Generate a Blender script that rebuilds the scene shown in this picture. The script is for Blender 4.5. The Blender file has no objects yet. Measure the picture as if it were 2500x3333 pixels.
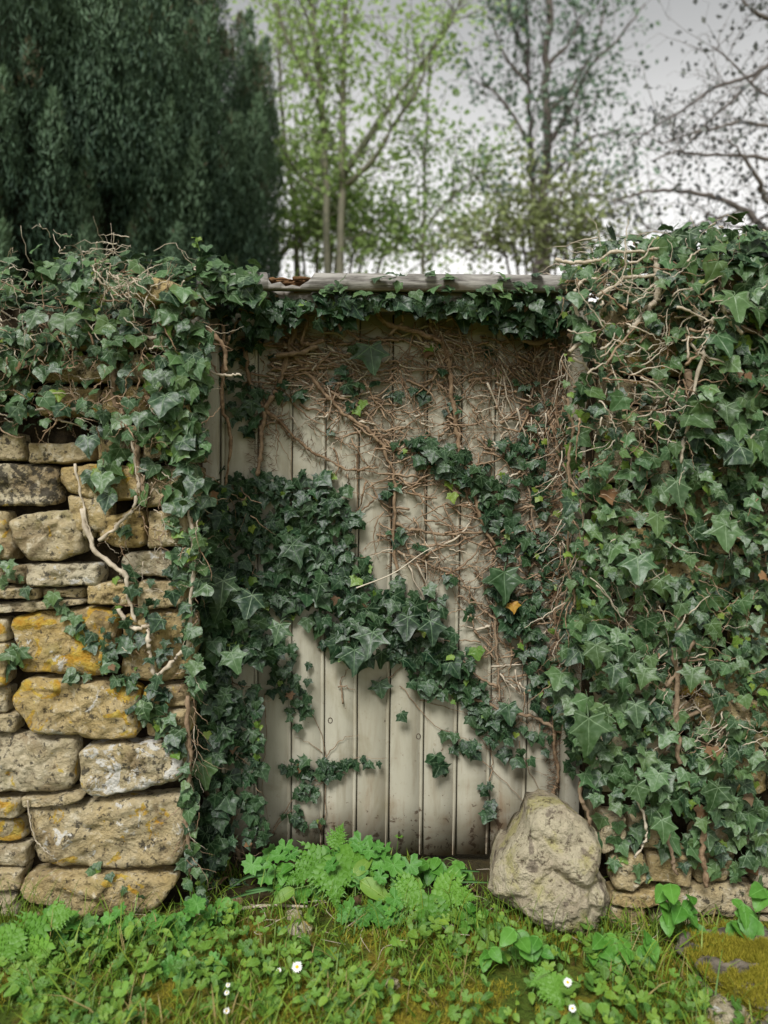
import bpy, math, random
import numpy as np
from mathutils import Vector, Matrix, noise

S = bpy.context.scene
COL = S.collection
rng = np.random.default_rng(11)
random.seed(11)
R = math.radians

# ------------------------------------------------------------------ camera, sky, sun, exposure
FPX, CX, CY = 2520.0, 1250.0, 1666.5            # focal length and centre in pixels of the 2500 x 3333 photograph
CAM = Vector((0.0, 0.0, 1.25))
CROT = (Matrix.Rotation(R(90 - 2.3), 3, 'X') @ Matrix.Rotation(R(0.5), 3, 'Z'))
cd = bpy.data.cameras.new('camera')
cam = bpy.data.objects.new('camera', cd)
COL.objects.link(cam)
cam.location = CAM
cam.rotation_euler = CROT.to_euler()
cd.sensor_fit = 'VERTICAL'
cd.sensor_height = 36.0
cd.lens = 36.0 * FPX / 3333.0
cd.clip_start, cd.clip_end = 0.05, 2000
cd.dof.use_dof = True
cd.dof.focus_distance = 2.36
cd.dof.aperture_fstop = 1.6
S.camera = cam

SUN_EL, SUN_AZ = 50.0, 205.0                    # overcast: broad soft light from high up behind the photographer
world = bpy.data.worlds.new('World')
S.world = world
world.use_nodes = True
wn = world.node_tree
wn.nodes.clear()
w_out = wn.nodes.new('ShaderNodeOutputWorld')
w_bg = wn.nodes.new('ShaderNodeBackground')
w_bg.inputs['Strength'].default_value = 0.1
w_sky = wn.nodes.new('ShaderNodeTexSky')
w_sky.sky_type = 'NISHITA'
w_sky.sun_disc = False
w_sky.sun_elevation = R(SUN_EL)
w_sky.sun_rotation = R(SUN_AZ)
w_sky.dust_density = 4.0
w_tc = wn.nodes.new('ShaderNodeTexCoord')
w_sep = wn.nodes.new('ShaderNodeSeparateXYZ')
wn.links.new(w_tc.outputs['Generated'], w_sep.inputs[0])
w_mr = wn.nodes.new('ShaderNodeMapRange')       # cloud layer: bright and thin low down, greyer and thicker overhead
w_mr.interpolation_type = 'SMOOTHSTEP'
w_mr.inputs['From Min'].default_value = 0.24
w_mr.inputs['From Max'].default_value = 0.56
wn.links.new(w_sep.outputs['Z'], w_mr.inputs['Value'])
w_no = wn.nodes.new('ShaderNodeTexNoise')
w_no.inputs['Scale'].default_value = 2.2
w_no.inputs['Detail'].default_value = 4
wn.links.new(w_tc.outputs['Generated'], w_no.inputs['Vector'])
w_ad = wn.nodes.new('ShaderNodeMath'); w_ad.operation = 'MULTIPLY_ADD'
w_ad.inputs[1].default_value = 0.35; w_ad.inputs[2].default_value = -0.17
wn.links.new(w_no.outputs['Fac'], w_ad.inputs[0])
w_sum = wn.nodes.new('ShaderNodeMath'); w_sum.operation = 'ADD'; w_sum.use_clamp = True
wn.links.new(w_mr.outputs['Result'], w_sum.inputs[0]); wn.links.new(w_ad.outputs[0], w_sum.inputs[1])
w_cl = wn.nodes.new('ShaderNodeMix'); w_cl.data_type = 'RGBA'
w_cl.inputs['A'].default_value = (10.6, 10.5, 10.3, 1)
w_cl.inputs['B'].default_value = (3.9, 3.95, 3.95, 1)
wn.links.new(w_sum.outputs[0], w_cl.inputs['Factor'])
w_mix = wn.nodes.new('ShaderNodeMix'); w_mix.data_type = 'RGBA'
w_mix.inputs['Factor'].default_value = 0.96
wn.links.new(w_sky.outputs[0], w_mix.inputs['A'])
wn.links.new(w_cl.outputs['Result'], w_mix.inputs['B'])
wn.links.new(w_mix.outputs['Result'], w_bg.inputs['Color'])
wn.links.new(w_bg.outputs[0], w_out.inputs['Surface'])

sl = bpy.data.lights.new('sun', 'SUN')
sl.energy = 3.9
sl.angle = R(20)
sl.color = (1.0, 0.985, 0.96)
sun = bpy.data.objects.new('sun', sl)
COL.objects.link(sun)
sun.rotation_euler = (R(90 - SUN_EL), 0, R(-20))

S.view_settings.view_transform = 'Standard'
S.view_settings.look = 'None'
S.view_settings.exposure = 0.16
S.view_settings.gamma = 1.0
S.cycles.use_denoising = True
S.cycles.max_bounces = 6
S.cycles.diffuse_bounces = 3
S.cycles.glossy_bounces = 2
S.cycles.transmission_bounces = 3
S.cycles.transparent_max_bounces = 4

Y_WALL, Y_DOOR = 2.17, 2.50                     # front of the stone walls and of the door boards


def P(px, py, Y):
    """point at depth Y that the photograph shows at pixel (px, py) of 2500 x 3333"""
    d = CROT @ Vector(((px - CX) / FPX, -(py - CY) / FPX, -1.0))
    return CAM + d * ((Y - CAM.y) / d.y)


K = 2500.0 / 1659.0


def Pv(x, y, Y):
    return P(x * K, y * K, Y)


def gz(x, y):
    return 0.014 * noise.noise((x * 2.1, y * 2.1, 3.3)) + 0.006 * noise.noise((x * 7, y * 7, 1.3))


def G(px, py):
    d = CROT @ Vector(((px - CX) / FPX, -(py - CY) / FPX, -1.0))
    return CAM + d * (-CAM.z / d.z)


# ------------------------------------------------------------------ node helpers
def new_mat(name):
    m = bpy.data.materials.new(name)
    m.use_nodes = True
    nt = m.node_tree
    nt.nodes.clear()
    return m, nt


def setin(nt, node, key, v):
    s = node.inputs[key]
    if isinstance(v, bpy.types.NodeSocket):
        nt.links.new(v, s)
    else:
        if isinstance(v, (tuple, list)) and len(v) == 3 and s.type == 'RGBA':
            v = (*v, 1)
        s.default_value = v


def nd(nt, typ, ins=None, **props):
    n = nt.nodes.new(typ)
    for k, v in props.items():
        setattr(n, k, v)
    for k, v in (ins or {}).items():
        setin(nt, n, k, v)
    return n


def mth(nt, op, a, b=0.0, c=None, clamp=False):
    ins = {0: a, 1: b}
    if c is not None:
        ins[2] = c
    return nd(nt, 'ShaderNodeMath', ins, operation=op, use_clamp=clamp).outputs[0]


def mixc(nt, f, a, b, blend='MIX'):
    return nd(nt, 'ShaderNodeMix', {'Factor': f, 'A': a, 'B': b}, data_type='RGBA', blend_type=blend).outputs['Result']


def noi(nt, vec, scale, detail=4, rough=0.55, dist=0.0):
    return nd(nt, 'ShaderNodeTexNoise', {'Vector': vec, 'Scale': scale, 'Detail': detail, 'Roughness': rough, 'Distortion': dist}).outputs['Fac']


def smooth(nt, v, lo, hi):
    n = nd(nt, 'ShaderNodeMapRange', {'Value': v}, interpolation_type='SMOOTHSTEP')
    setin(nt, n, 'From Min', lo)
    setin(nt, n, 'From Max', hi)
    return n.outputs['Result']


def pos(nt):
    return nt.nodes.new('ShaderNodeNewGeometry').outputs['Position']


def oattr(nt, name):
    return nd(nt, 'ShaderNodeAttribute', attribute_type='OBJECT', attribute_name=name).outputs['Fac']


def rnd(nt, plain=False):
    """0..1, different for every leaf whether it is an object of its own or a piece of a joined mesh"""
    a = nd(nt, 'ShaderNodeAttribute', attribute_type='GEOMETRY', attribute_name='rnd').outputs['Fac']
    if plain:
        return a
    o = nt.nodes.new('ShaderNodeObjectInfo').outputs['Random']
    return mth(nt, 'FRACT', mth(nt, 'ADD', a, o))


def finish(nt, col, rough=0.8, bump=None, bstr=0.4, bdist=0.01, spec=0.3, trans=0.0, tcol=None):
    p = nd(nt, 'ShaderNodeBsdfPrincipled', {'Base Color': col, 'Roughness': rough})
    p.inputs['Specular IOR Level'].default_value = spec
    if bump is not None:
        b = nd(nt, 'ShaderNodeBump', {'Height': bump, 'Strength': bstr, 'Distance': bdist})
        nt.links.new(b.outputs[0], p.inputs['Normal'])
    o = nt.nodes.new('ShaderNodeOutputMaterial')
    sh = p.outputs[0]
    if trans > 0:
        t = nd(nt, 'ShaderNodeBsdfTranslucent', {'Color': tcol if tcol is not None else col})
        sh = nd(nt, 'ShaderNodeMixShader', {0: trans, 1: sh, 2: t.outputs[0]}).outputs[0]
    nt.links.new(sh, o.inputs['Surface'])


def leaf_mat(name, c0, c1, vein=None, rough=0.4, spec=0.5, trans=0.12, angles=(0, 58, 108), vw=0.020):
    m, nt = new_mat(name)
    r = rnd(nt, name.startswith('conifer'))
    col = mixc(nt, r, c0, c1)
    r2 = mth(nt, 'FRACT', mth(nt, 'MULTIPLY', r, 7.31))
    if name.startswith('ivy_leaf') or name in ('grass_blade', 'ground_leaf'):
        col = mixc(nt, mth(nt, 'MULTIPLY', r2, 0.45), col, mixc(nt, 1.0, col, (1.7, 1.12, 0.55), 'MULTIPLY'))
    if vein:
        uv = nd(nt, 'ShaderNodeUVMap', uv_map='uv').outputs[0]
        sp = nd(nt, 'ShaderNodeSeparateXYZ', {0: uv})
        ax = mth(nt, 'ABSOLUTE', sp.outputs[0])
        y = sp.outputs[1]
        dm = None
        for a in angles:
            d = mth(nt, 'ABSOLUTE', mth(nt, 'SUBTRACT', mth(nt, 'MULTIPLY', ax, math.cos(R(a))), mth(nt, 'MULTIPLY', y, math.sin(R(a)))))
            dm = d if dm is None else mth(nt, 'MINIMUM', dm, d)
        rr = mth(nt, 'SQRT', mth(nt, 'ADD', mth(nt, 'MULTIPLY', ax, ax), mth(nt, 'MULTIPLY', y, y)))
        w = mth(nt, 'MULTIPLY_ADD', rr, -vw * 0.6, vw)
        k = mth(nt, 'SUBTRACT', 1.0, smooth(nt, mth(nt, 'DIVIDE', dm, w), 0.3, 1.5))
        bl = noi(nt, uv, 5.0, 3)
        col = mixc(nt, mth(nt, 'MULTIPLY', smooth(nt, bl, 0.42, 0.7), 0.4), col, mixc(nt, 0.5, col, vein))
        col = mixc(nt, mth(nt, 'MULTIPLY', k, 0.5), col, vein)
        bmp = mth(nt, 'ADD', mth(nt, 'MULTIPLY', k, -0.6), bl)
        finish(nt, col, rough, bmp, 0.35, 0.004, spec, trans)
    else:
        finish(nt, col, rough, None, spec=spec, trans=trans)
    return m


def bark_mat(name, c0, c1, scale=40, rough=0.9):
    m, nt = new_mat(name)
    p = pos(nt)
    n = noi(nt, p, scale, 6, 0.65)
    r = rnd(nt)
    col = mixc(nt, smooth(nt, n, 0.3, 0.7), c0, c1)
    col = mixc(nt, mth(nt, 'MULTIPLY', r, 0.45), col, mixc(nt, 0.5, c1, (0.32, 0.28, 0.22)))
    finish(nt, col, rough, n, 0.5, 0.004, 0.15)
    return m


def stone_mat():
    m, nt = new_mat('limestone')
    p = pos(nt)
    n1 = noi(nt, p, 7, 8, 0.62, 0.4)
    n2 = noi(nt, p, 34, 8, 0.68, 0.2)
    n3 = noi(nt, p, 130, 5, 0.7)
    tone = oattr(nt, 'tone')
    f = mth(nt, 'ADD', tone, mth(nt, 'MULTIPLY', mth(nt, 'SUBTRACT', n1, 0.5), 1.3), clamp=True)
    col = mixc(nt, f, (0.53, 0.475, 0.34), (0.48, 0.345, 0.13))
    brown = smooth(nt, noi(nt, p, 5.2, 6, 0.6, 0.8), 0.5, 0.68)
    col = mixc(nt, mth(nt, 'MULTIPLY', brown, 0.68), col, (0.22, 0.15, 0.07))
    pale = smooth(nt, n2, 0.52, 0.68)
    col = mixc(nt, mth(nt, 'MULTIPLY', pale, 0.72), col, (0.74, 0.67, 0.50))
    pits = smooth(nt, n2, 0.47, 0.32)
    col = mixc(nt, mth(nt, 'MULTIPLY', pits, 0.7), col, (0.09, 0.062, 0.03))
    green = smooth(nt, noi(nt, p, 9.3, 5, 0.6, 0.5), 0.55, 0.72)
    col = mixc(nt, mth(nt, 'MULTIPLY', green, 0.45), col, (0.20, 0.18, 0.04))
    dk = oattr(nt, 'dark')
    dm = smooth(nt, mth(nt, 'ADD', noi(nt, p, 46, 5, 0.7), mth(nt, 'MULTIPLY', dk, 0.16)), 0.60, 0.68)
    col = mixc(nt, mth(nt, 'MULTIPLY', dm, 0.85), col, (0.035, 0.033, 0.028))
    li = oattr(nt, 'lichen')
    ln = mth(nt, 'ADD', noi(nt, p, 11.5, 7, 0.62, 0.9), mth(nt, 'MULTIPLY', li, 0.135))
    lm = smooth(nt, mth(nt, 'ADD', ln, mth(nt, 'MULTIPLY', mth(nt, 'SUBTRACT', n2, 0.5), 0.12)), 0.645, 0.675)
    lcol = mixc(nt, smooth(nt, n2, 0.35, 0.65), (0.50, 0.255, 0.02), (0.56, 0.42, 0.07))
    col = mixc(nt, mth(nt, 'MULTIPLY', lm, 0.88), col, lcol)
    wh = oattr(nt, 'white')
    wmask = smooth(nt, mth(nt, 'ADD', noi(nt, p, 17, 7, 0.66, 0.6), mth(nt, 'MULTIPLY', wh, 0.17)), 0.665, 0.70)
    col = mixc(nt, mth(nt, 'MULTIPLY', wmask, 0.85), col, (0.70, 0.69, 0.64))
    h = mth(nt, 'ADD', mth(nt, 'MULTIPLY', n2, 1.0), mth(nt, 'MULTIPLY', n3, 0.45))
    h = mth(nt, 'ADD', h, mth(nt, 'MULTIPLY', n1, 0.8))
    finish(nt, col, 0.92, h, 1.0, 0.022, 0.2)
    return m


def boulder_mat():
    m, nt = new_mat('pitted_limestone')
    p = pos(nt)
    n1 = noi(nt, p, 6, 6, 0.6, 0.4)
    n2 = noi(nt, p, 55, 6, 0.7)
    n3 = noi(nt, p, 140, 4, 0.7)
    col = mixc(nt, smooth(nt, n1, 0.35, 0.65), (0.42, 0.35, 0.24), (0.58, 0.52, 0.36))
    col = mixc(nt, mth(nt, 'MULTIPLY', smooth(nt, noi(nt, p, 9, 6, 0.6, 0.5), 0.48, 0.62), 0.75), col, (0.46, 0.42, 0.16))
    col = mixc(nt, mth(nt, 'MULTIPLY', smooth(nt, noi(nt, p, 13, 6, 0.65, 0.8), 0.56, 0.62), 0.7), col, (0.13, 0.10, 0.08))
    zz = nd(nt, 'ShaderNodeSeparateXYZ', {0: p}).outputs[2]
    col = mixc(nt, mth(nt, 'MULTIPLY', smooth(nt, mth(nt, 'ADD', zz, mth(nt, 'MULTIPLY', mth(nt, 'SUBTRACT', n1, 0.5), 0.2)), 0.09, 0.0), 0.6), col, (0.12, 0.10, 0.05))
    col = mixc(nt, mth(nt, 'MULTIPLY', smooth(nt, n2, 0.52, 0.66), 0.6), col, (0.62, 0.53, 0.40))
    col = mixc(nt, mth(nt, 'MULTIPLY', smooth(nt, n2, 0.47, 0.34), 0.85), col, (0.075, 0.05, 0.032))
    col = mixc(nt, mth(nt, 'MULTIPLY', smooth(nt, n3, 0.58, 0.7), 0.5), col, (0.10, 0.07, 0.045))
    h = mth(nt, 'ADD', mth(nt, 'MULTIPLY', n2, 1.0), mth(nt, 'MULTIPLY', n3, 0.5))
    finish(nt, col, 0.95, h, 1.0, 0.022, 0.2)
    return m


def board_mat():
    m, nt = new_mat('painted_boards')
    p = pos(nt)
    o = nt.nodes.new('ShaderNodeObjectInfo').outputs['Random']
    sp = nd(nt, 'ShaderNodeSeparateXYZ', {0: p})
    st = nd(nt, 'ShaderNodeCombineXYZ', {0: mth(nt, 'MULTIPLY', sp.outputs[0], 1.0), 1: mth(nt, 'MULTIPLY', o, 9.0), 2: mth(nt, 'MULTIPLY', sp.outputs[2], 0.12)}).outputs[0]
    grain = noi(nt, st, 90, 5, 0.6, 0.3)
    streak = noi(nt, st, 22, 5, 0.6, 0.5)
    blot = noi(nt, p, 4.5, 6, 0.6, 0.7)
    fine = noi(nt, p, 60, 5, 0.65)
    col = mixc(nt, o, (0.375, 0.355, 0.275), (0.475, 0.455, 0.36))
    col = mixc(nt, mth(nt, 'MULTIPLY', smooth(nt, streak, 0.46, 0.72), 0.68), col, (0.27, 0.235, 0.165))
    col = mixc(nt, mth(nt, 'MULTIPLY', smooth(nt, blot, 0.48, 0.72), 0.55), col, (0.23, 0.20, 0.12))
    low = smooth(nt, mth(nt, 'ADD', sp.outputs[2], mth(nt, 'MULTIPLY', mth(nt, 'SUBTRACT', streak, 0.5), 1.1)), 0.30, -0.05)
    col = mixc(nt, mth(nt, 'MULTIPLY', low, mth(nt, 'MULTIPLY', smooth(nt, blot, 0.35, 0.65), 0.7)), col, (0.19, 0.105, 0.045))
    spots = smooth(nt, mth(nt, 'ADD', noi(nt, p, 38, 6, 0.7, 0.4), mth(nt, 'MULTIPLY', low, 0.13)), 0.645, 0.70)
    col = mixc(nt, mth(nt, 'MULTIPLY', spots, 0.8), col, (0.07, 0.035, 0.018))
    col = mixc(nt, mth(nt, 'MULTIPLY', smooth(nt, fine, 0.6, 0.7), 0.35), col, (0.22, 0.16, 0.10))
    col = mixc(nt, mth(nt, 'MULTIPLY', smooth(nt, grain, 0.6, 0.75), 0.3), col, (0.24, 0.19, 0.12))
    h = mth(nt, 'ADD', mth(nt, 'MULTIPLY', grain, 0.6), mth(nt, 'MULTIPLY', fine, 0.4))
    finish(nt, col, 0.55, h, 0.25, 0.003, 0.3)
    return m


def greywood_mat():
    m, nt = new_mat('weathered_wood')
    p = pos(nt)
    mp = nd(nt, 'ShaderNodeMapping', {'Vector': p, 'Scale': (0.12, 1, 1)}).outputs[0]
    g = noi(nt, mp, 75, 6, 0.65, 0.4)
    b = noi(nt, mp, 18, 5, 0.6, 0.5)
    col = mixc(nt, smooth(nt, g, 0.35, 0.65), (0.13, 0.12, 0.108), (0.33, 0.315, 0.285))
    col = mixc(nt, mth(nt, 'MULTIPLY', smooth(nt, b, 0.5, 0.7), 0.6), col, (0.16, 0.11, 0.06))
    col = mixc(nt, mth(nt, 'MULTIPLY', smooth(nt, g, 0.40, 0.3), 0.8), col, (0.04, 0.035, 0.03))
    finish(nt, col, 0.85, g, 0.6, 0.006, 0.2)
    return m


def simple_mat(name, c0, c1, scale=20, rough=0.8, spec=0.25, bstr=0.4, bdist=0.005, trans=0, use_rnd=True):
    m, nt = new_mat(name)
    p = pos(nt)
    n = noi(nt, p, scale, 5, 0.6)
    f = smooth(nt, n, 0.3, 0.7)
    if use_rnd:
        f = mth(nt, 'MULTIPLY_ADD', f, 0.4, mth(nt, 'MULTIPLY', rnd(nt), 0.6))
    finish(nt, mixc(nt, f, c0, c1), rough, n, bstr, bdist, spec, trans)
    return m


def ground_mat():
    m, nt = new_mat('mossy_ground')
    p = pos(nt)
    n1 = noi(nt, p, 5.5, 6, 0.6, 0.5)
    n2 = noi(nt, p, 80, 6, 0.7)
    n3 = noi(nt, p, 17, 5, 0.6)
    col = mixc(nt, smooth(nt, n1, 0.42, 0.6), (0.085, 0.13, 0.02), (0.27, 0.21, 0.03))
    col = mixc(nt, mth(nt, 'MULTIPLY', smooth(nt, n3, 0.55, 0.7), 0.8), col, (0.10, 0.06, 0.02))
    col = mixc(nt, mth(nt, 'MULTIPLY', smooth(nt, n2, 0.5, 0.3), 0.8), col, (0.022, 0.022, 0.006))
    sy = nd(nt, 'ShaderNodeSeparateXYZ', {0: p}).outputs[1]
    bare = smooth(nt, mth(nt, 'ADD', sy, mth(nt, 'MULTIPLY', mth(nt, 'SUBTRACT', n3, 0.5), 0.25)), 2.12, 2.24)
    col = mixc(nt, mth(nt, 'MULTIPLY', bare, 0.9), col, mixc(nt, n2, (0.02, 0.014, 0.008), (0.075, 0.052, 0.03)))
    finish(nt, col, 0.95, n2, 0.9, 0.02, 0.1)
    return m


M = {}
M['stone'] = stone_mat()
M['boulder'] = boulder_mat()
M['board'] = board_mat()
M['greywood'] = greywood_mat()
M['rotten'] = simple_mat('rotten_wood', (0.045, 0.025, 0.013), (0.19, 0.105, 0.05), 60, 0.95, 0.1, 0.8, 0.01)
M['core'] = simple_mat('wall_earth', (0.018, 0.014, 0.009), (0.05, 0.038, 0.022), 30, 0.98, 0.05, 0.8, 0.02, use_rnd=False)
M['ground'] = ground_mat()
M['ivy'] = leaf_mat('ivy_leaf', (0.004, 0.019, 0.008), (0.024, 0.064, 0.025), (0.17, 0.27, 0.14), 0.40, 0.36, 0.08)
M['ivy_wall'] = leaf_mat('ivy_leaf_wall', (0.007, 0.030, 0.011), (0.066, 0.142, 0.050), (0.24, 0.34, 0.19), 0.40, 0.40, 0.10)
M['ivy_young'] = leaf_mat('ivy_leaf_young', (0.085, 0.19, 0.022), (0.17, 0.28, 0.045), (0.28, 0.36, 0.12), 0.42, 0.45, 0.25)
M['ivy_sick'] = leaf_mat('ivy_leaf_yellowing', (0.45, 0.26, 0.03), (0.30, 0.22, 0.04), (0.35, 0.08, 0.03), 0.5, 0.3, 0.2)
M['ivy_red'] = leaf_mat('ivy_leaf_red', (0.33, 0.07, 0.04), (0.25, 0.05, 0.03), (0.35, 0.12, 0.08), 0.5, 0.3, 0.2)
M['ivy_dead'] = leaf_mat('ivy_leaf_dead', (0.09, 0.055, 0.03), (0.21, 0.145, 0.085), (0.22, 0.16, 0.10), 0.7, 0.2, 0.15)
M['vine'] = bark_mat('vine_bark', (0.10, 0.058, 0.03), (0.30, 0.21, 0.13), 70)
M['twig'] = bark_mat('twig_bark', (0.115, 0.065, 0.036), (0.36, 0.25, 0.155), 70)
M['drytwig'] = bark_mat('dry_twig_bark', (0.34, 0.28, 0.20), (0.58, 0.51, 0.40), 40)
M['root'] = simple_mat('aerial_rootlets', (0.065, 0.034, 0.018), (0.19, 0.11, 0.06), 30, 0.95, 0.1)
M['palestalk'] = simple_mat('pale_stalk', (0.5, 0.43, 0.33), (0.62, 0.56, 0.45), 30, 0.7, 0.2, use_rnd=False)
M['yew'] = leaf_mat('conifer_spray', (0.010, 0.036, 0.024), (0.15, 0.24, 0.125), None, 0.6, 0.25, 0.08)
M['yew_core'] = simple_mat('conifer_shade_core', (0.010, 0.014, 0.008), (0.022, 0.026, 0.014), 12, 0.95, 0.05, 0.9, 0.05, use_rnd=False)  # near-black colour standing for the shade between the plumes
M['yewtip'] = leaf_mat('conifer_tip', (0.11, 0.11, 0.06), (0.19, 0.15, 0.09), None, 0.6, 0.25, 0.1)
M['maple'] = leaf_mat('spring_leaf', (0.30, 0.45, 0.12), (0.50, 0.66, 0.26), None, 0.5, 0.3, 0.6)  # tree leaves from here lightened: haze and backlight put into the colour
M['sapling'] = leaf_mat('sapling_leaf', (0.22, 0.37, 0.12), (0.38, 0.52, 0.20), None, 0.5, 0.3, 0.45)
M['darkleaf'] = leaf_mat('grey_green_leaf', (0.12, 0.19, 0.14), (0.22, 0.31, 0.21), None, 0.5, 0.3, 0.3)
M['olive'] = leaf_mat('olive_leaf', (0.20, 0.24, 0.09), (0.34, 0.40, 0.17), None, 0.5, 0.3, 0.4)
M['bud'] = leaf_mat('bud_leaf', (0.17, 0.18, 0.19), (0.27, 0.29, 0.27), None, 0.6, 0.2, 0.3)
M['bark_green'] = bark_mat('young_bark', (0.11, 0.12, 0.08), (0.21, 0.20, 0.14), 18)
M['bark_dark'] = bark_mat('dark_bark', (0.06, 0.05, 0.048), (0.12, 0.10, 0.095), 18)
M['bark_grey'] = bark_mat('grey_bark', (0.10, 0.088, 0.085), (0.19, 0.165, 0.15), 18)
M['grass'] = leaf_mat('grass_blade', (0.055, 0.15, 0.014), (0.20, 0.31, 0.04), None, 0.5, 0.3, 0.25)
M['straw'] = leaf_mat('dry_grass', (0.26, 0.20, 0.07), (0.36, 0.29, 0.12), None, 0.6, 0.2, 0.25)
M['moss'] = leaf_mat('moss', (0.20, 0.20, 0.018), (0.42, 0.36, 0.05), None, 0.8, 0.1, 0.25)
M['crane'] = leaf_mat('cranesbill_leaf', (0.04, 0.15, 0.018), (0.10, 0.27, 0.04), (0.20, 0.42, 0.12), 0.5, 0.35, 0.2, (0, 40, 80, 120), 0.02)
M['cover'] = leaf_mat('ground_leaf', (0.038, 0.115, 0.015), (0.15, 0.29, 0.04), (0.2, 0.42, 0.1), 0.5, 0.35, 0.22, (0, 50, 100), 0.02)
M['elder'] = leaf_mat('elder_leaf', (0.05, 0.175, 0.016), (0.11, 0.28, 0.035), (0.2, 0.46, 0.1), 0.48, 0.4, 0.25, (0, 48), 0.02)
M['fern'] = leaf_mat('parsley_leaf', (0.085, 0.225, 0.022), (0.155, 0.33, 0.04), None, 0.5, 0.35, 0.3)
M['dock'] = leaf_mat('dock_leaf', (0.10, 0.22, 0.02), (0.14, 0.26, 0.03), (0.28, 0.40, 0.10), 0.5, 0.35, 0.25, (0, 48), 0.022)
M['strap'] = leaf_mat('strap_leaf', (0.075, 0.18, 0.05), (0.10, 0.22, 0.07), None, 0.45, 0.4, 0.2)
M['stem'] = simple_mat('green_stem', (0.08, 0.17, 0.03), (0.15, 0.24, 0.06), 30, 0.6, 0.3)
M['petal'] = simple_mat('white_petal', (0.80, 0.80, 0.78), (0.85, 0.84, 0.83), 30, 0.6, 0.3, 0.05, 0.001, 0.2)
M['disc'] = simple_mat('yellow_disc', (0.60, 0.36, 0.01), (0.75, 0.50, 0.03), 300, 0.8, 0.2)
M['headdark'] = simple_mat('seed_head', (0.02, 0.017, 0.012), (0.06, 0.05, 0.03), 200, 0.9, 0.1)
M['knot'] = simple_mat('board_knot', (0.045, 0.03, 0.02), (0.09, 0.06, 0.04), 200, 0.8, 0.2, use_rnd=False)


# ------------------------------------------------------------------ mesh helpers
def mesh_np(name, V, F, mats, uv=None, rn=None, mi=None, smooth_=True):
    """V (n,3), F (m,3) triangles -> mesh; uv and rn per vertex, mi per face"""
    V = np.asarray(V, np.float32); F = np.asarray(F, np.int32)
    me = bpy.data.meshes.new(name)
    me.vertices.add(len(V)); me.vertices.foreach_set('co', V.ravel())
    me.loops.add(F.size); me.loops.foreach_set('vertex_index', F.ravel())
    me.polygons.add(len(F))
    me.polygons.foreach_set('loop_start', np.arange(len(F), dtype=np.int32) * 3)
    if smooth_:
        me.polygons.foreach_set('use_smooth', np.ones(len(F), bool))
    for m in (mats if isinstance(mats, (list, tuple)) else [mats]):
        me.materials.append(m)
    if mi is not None:
        me.polygons.foreach_set('material_index', np.asarray(mi, np.int32))
    me.update(calc_edges=True)
    if uv is not None:
        l = me.uv_layers.new(name='uv')
        l.data.foreach_set('uv', np.asarray(uv, np.float32)[F.ravel()].ravel())
    if rn is not None:
        a = me.attributes.new('rnd', 'FLOAT', 'POINT')
        a.data.foreach_set('value', np.asarray(rn, np.float32))
    return me


def link(name, me, parent=None, loc=None, kind=None):
    o = bpy.data.objects.new(name, me)
    COL.objects.link(o)
    if parent is not None:
        o.parent = parent
    if loc is not None:
        o.location = loc
    if kind:
        o['kind'] = kind
    return o


def thing(name, label, cat, loc=(0, 0, 0), group=None):
    o = link(name, None, None, loc)
    tag(o, label, cat, group)
    o.empty_display_size = 0.1
    return o


def tag(o, label, cat, group=None):
    o['label'] = label
    o['category'] = cat
    if group:
        o['group'] = group


class MB:
    """collects triangles"""
    def __init__(s):
        s.V, s.F, s.U, s.R, s.I = [], [], [], [], []
        s.n = 0

    def add(s, V, F, uv=None, r=0.0, mi=0):
        V = np.asarray(V, float); F = np.asarray(F, int)
        s.V.append(V); s.F.append(F + s.n)
        s.U.append(np.zeros((len(V), 2)) if uv is None else np.asarray(uv, float))
        s.R.append(np.full(len(V), r) if np.isscalar(r) else np.asarray(r))
        s.I.append(np.full(len(F), mi))
        s.n += len(V)

    def mesh(s, name, mats, off=(0, 0, 0), smooth_=True):
        return mesh_np(name, np.concatenate(s.V) - np.asarray(off), np.concatenate(s.F), mats, np.concatenate(s.U), np.concatenate(s.R), np.concatenate(s.I), smooth_)


def scatter(mb, proto, mats3, posn, r=None, mi=0):
    """many copies of proto (V, F, uv) with 3x3 matrices and positions"""
    V, F, U = proto
    k = len(posn)
    if k == 0:
        return
    W = np.einsum('kij,nj->kni', np.asarray(mats3), V) + np.asarray(posn)[:, None, :]
    n = len(V)
    FF = (F[None] + (np.arange(k) * n)[:, None, None]).reshape(-1, 3)
    r = rng.random(k) if r is None else np.asarray(r)
    mb.add(W.reshape(-1, 3), FF, np.tile(U, (k, 1)), np.repeat(r, n), mi)


def catmull(pts, per=5):
    p = [np.asarray(q, float) for q in pts]
    if len(p) < 3:
        return np.array([p[0] + (p[-1] - p[0]) * t for t in np.linspace(0, 1, per + 1)])
    p = [2 * p[0] - p[1]] + p + [2 * p[-1] - p[-2]]
    out = []
    for i in range(1, len(p) - 2):
        a, b, c, d = p[i - 1], p[i], p[i + 1], p[i + 2]
        for j in range(per):
            t = j / per
            out.append(0.5 * (2 * b + (c - a) * t + (2 * a - 5 * b + 4 * c - d) * t * t + (3 * b - a - 3 * c + d) * t ** 3))
    out.append(p[-2])
    return np.array(out)


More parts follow.
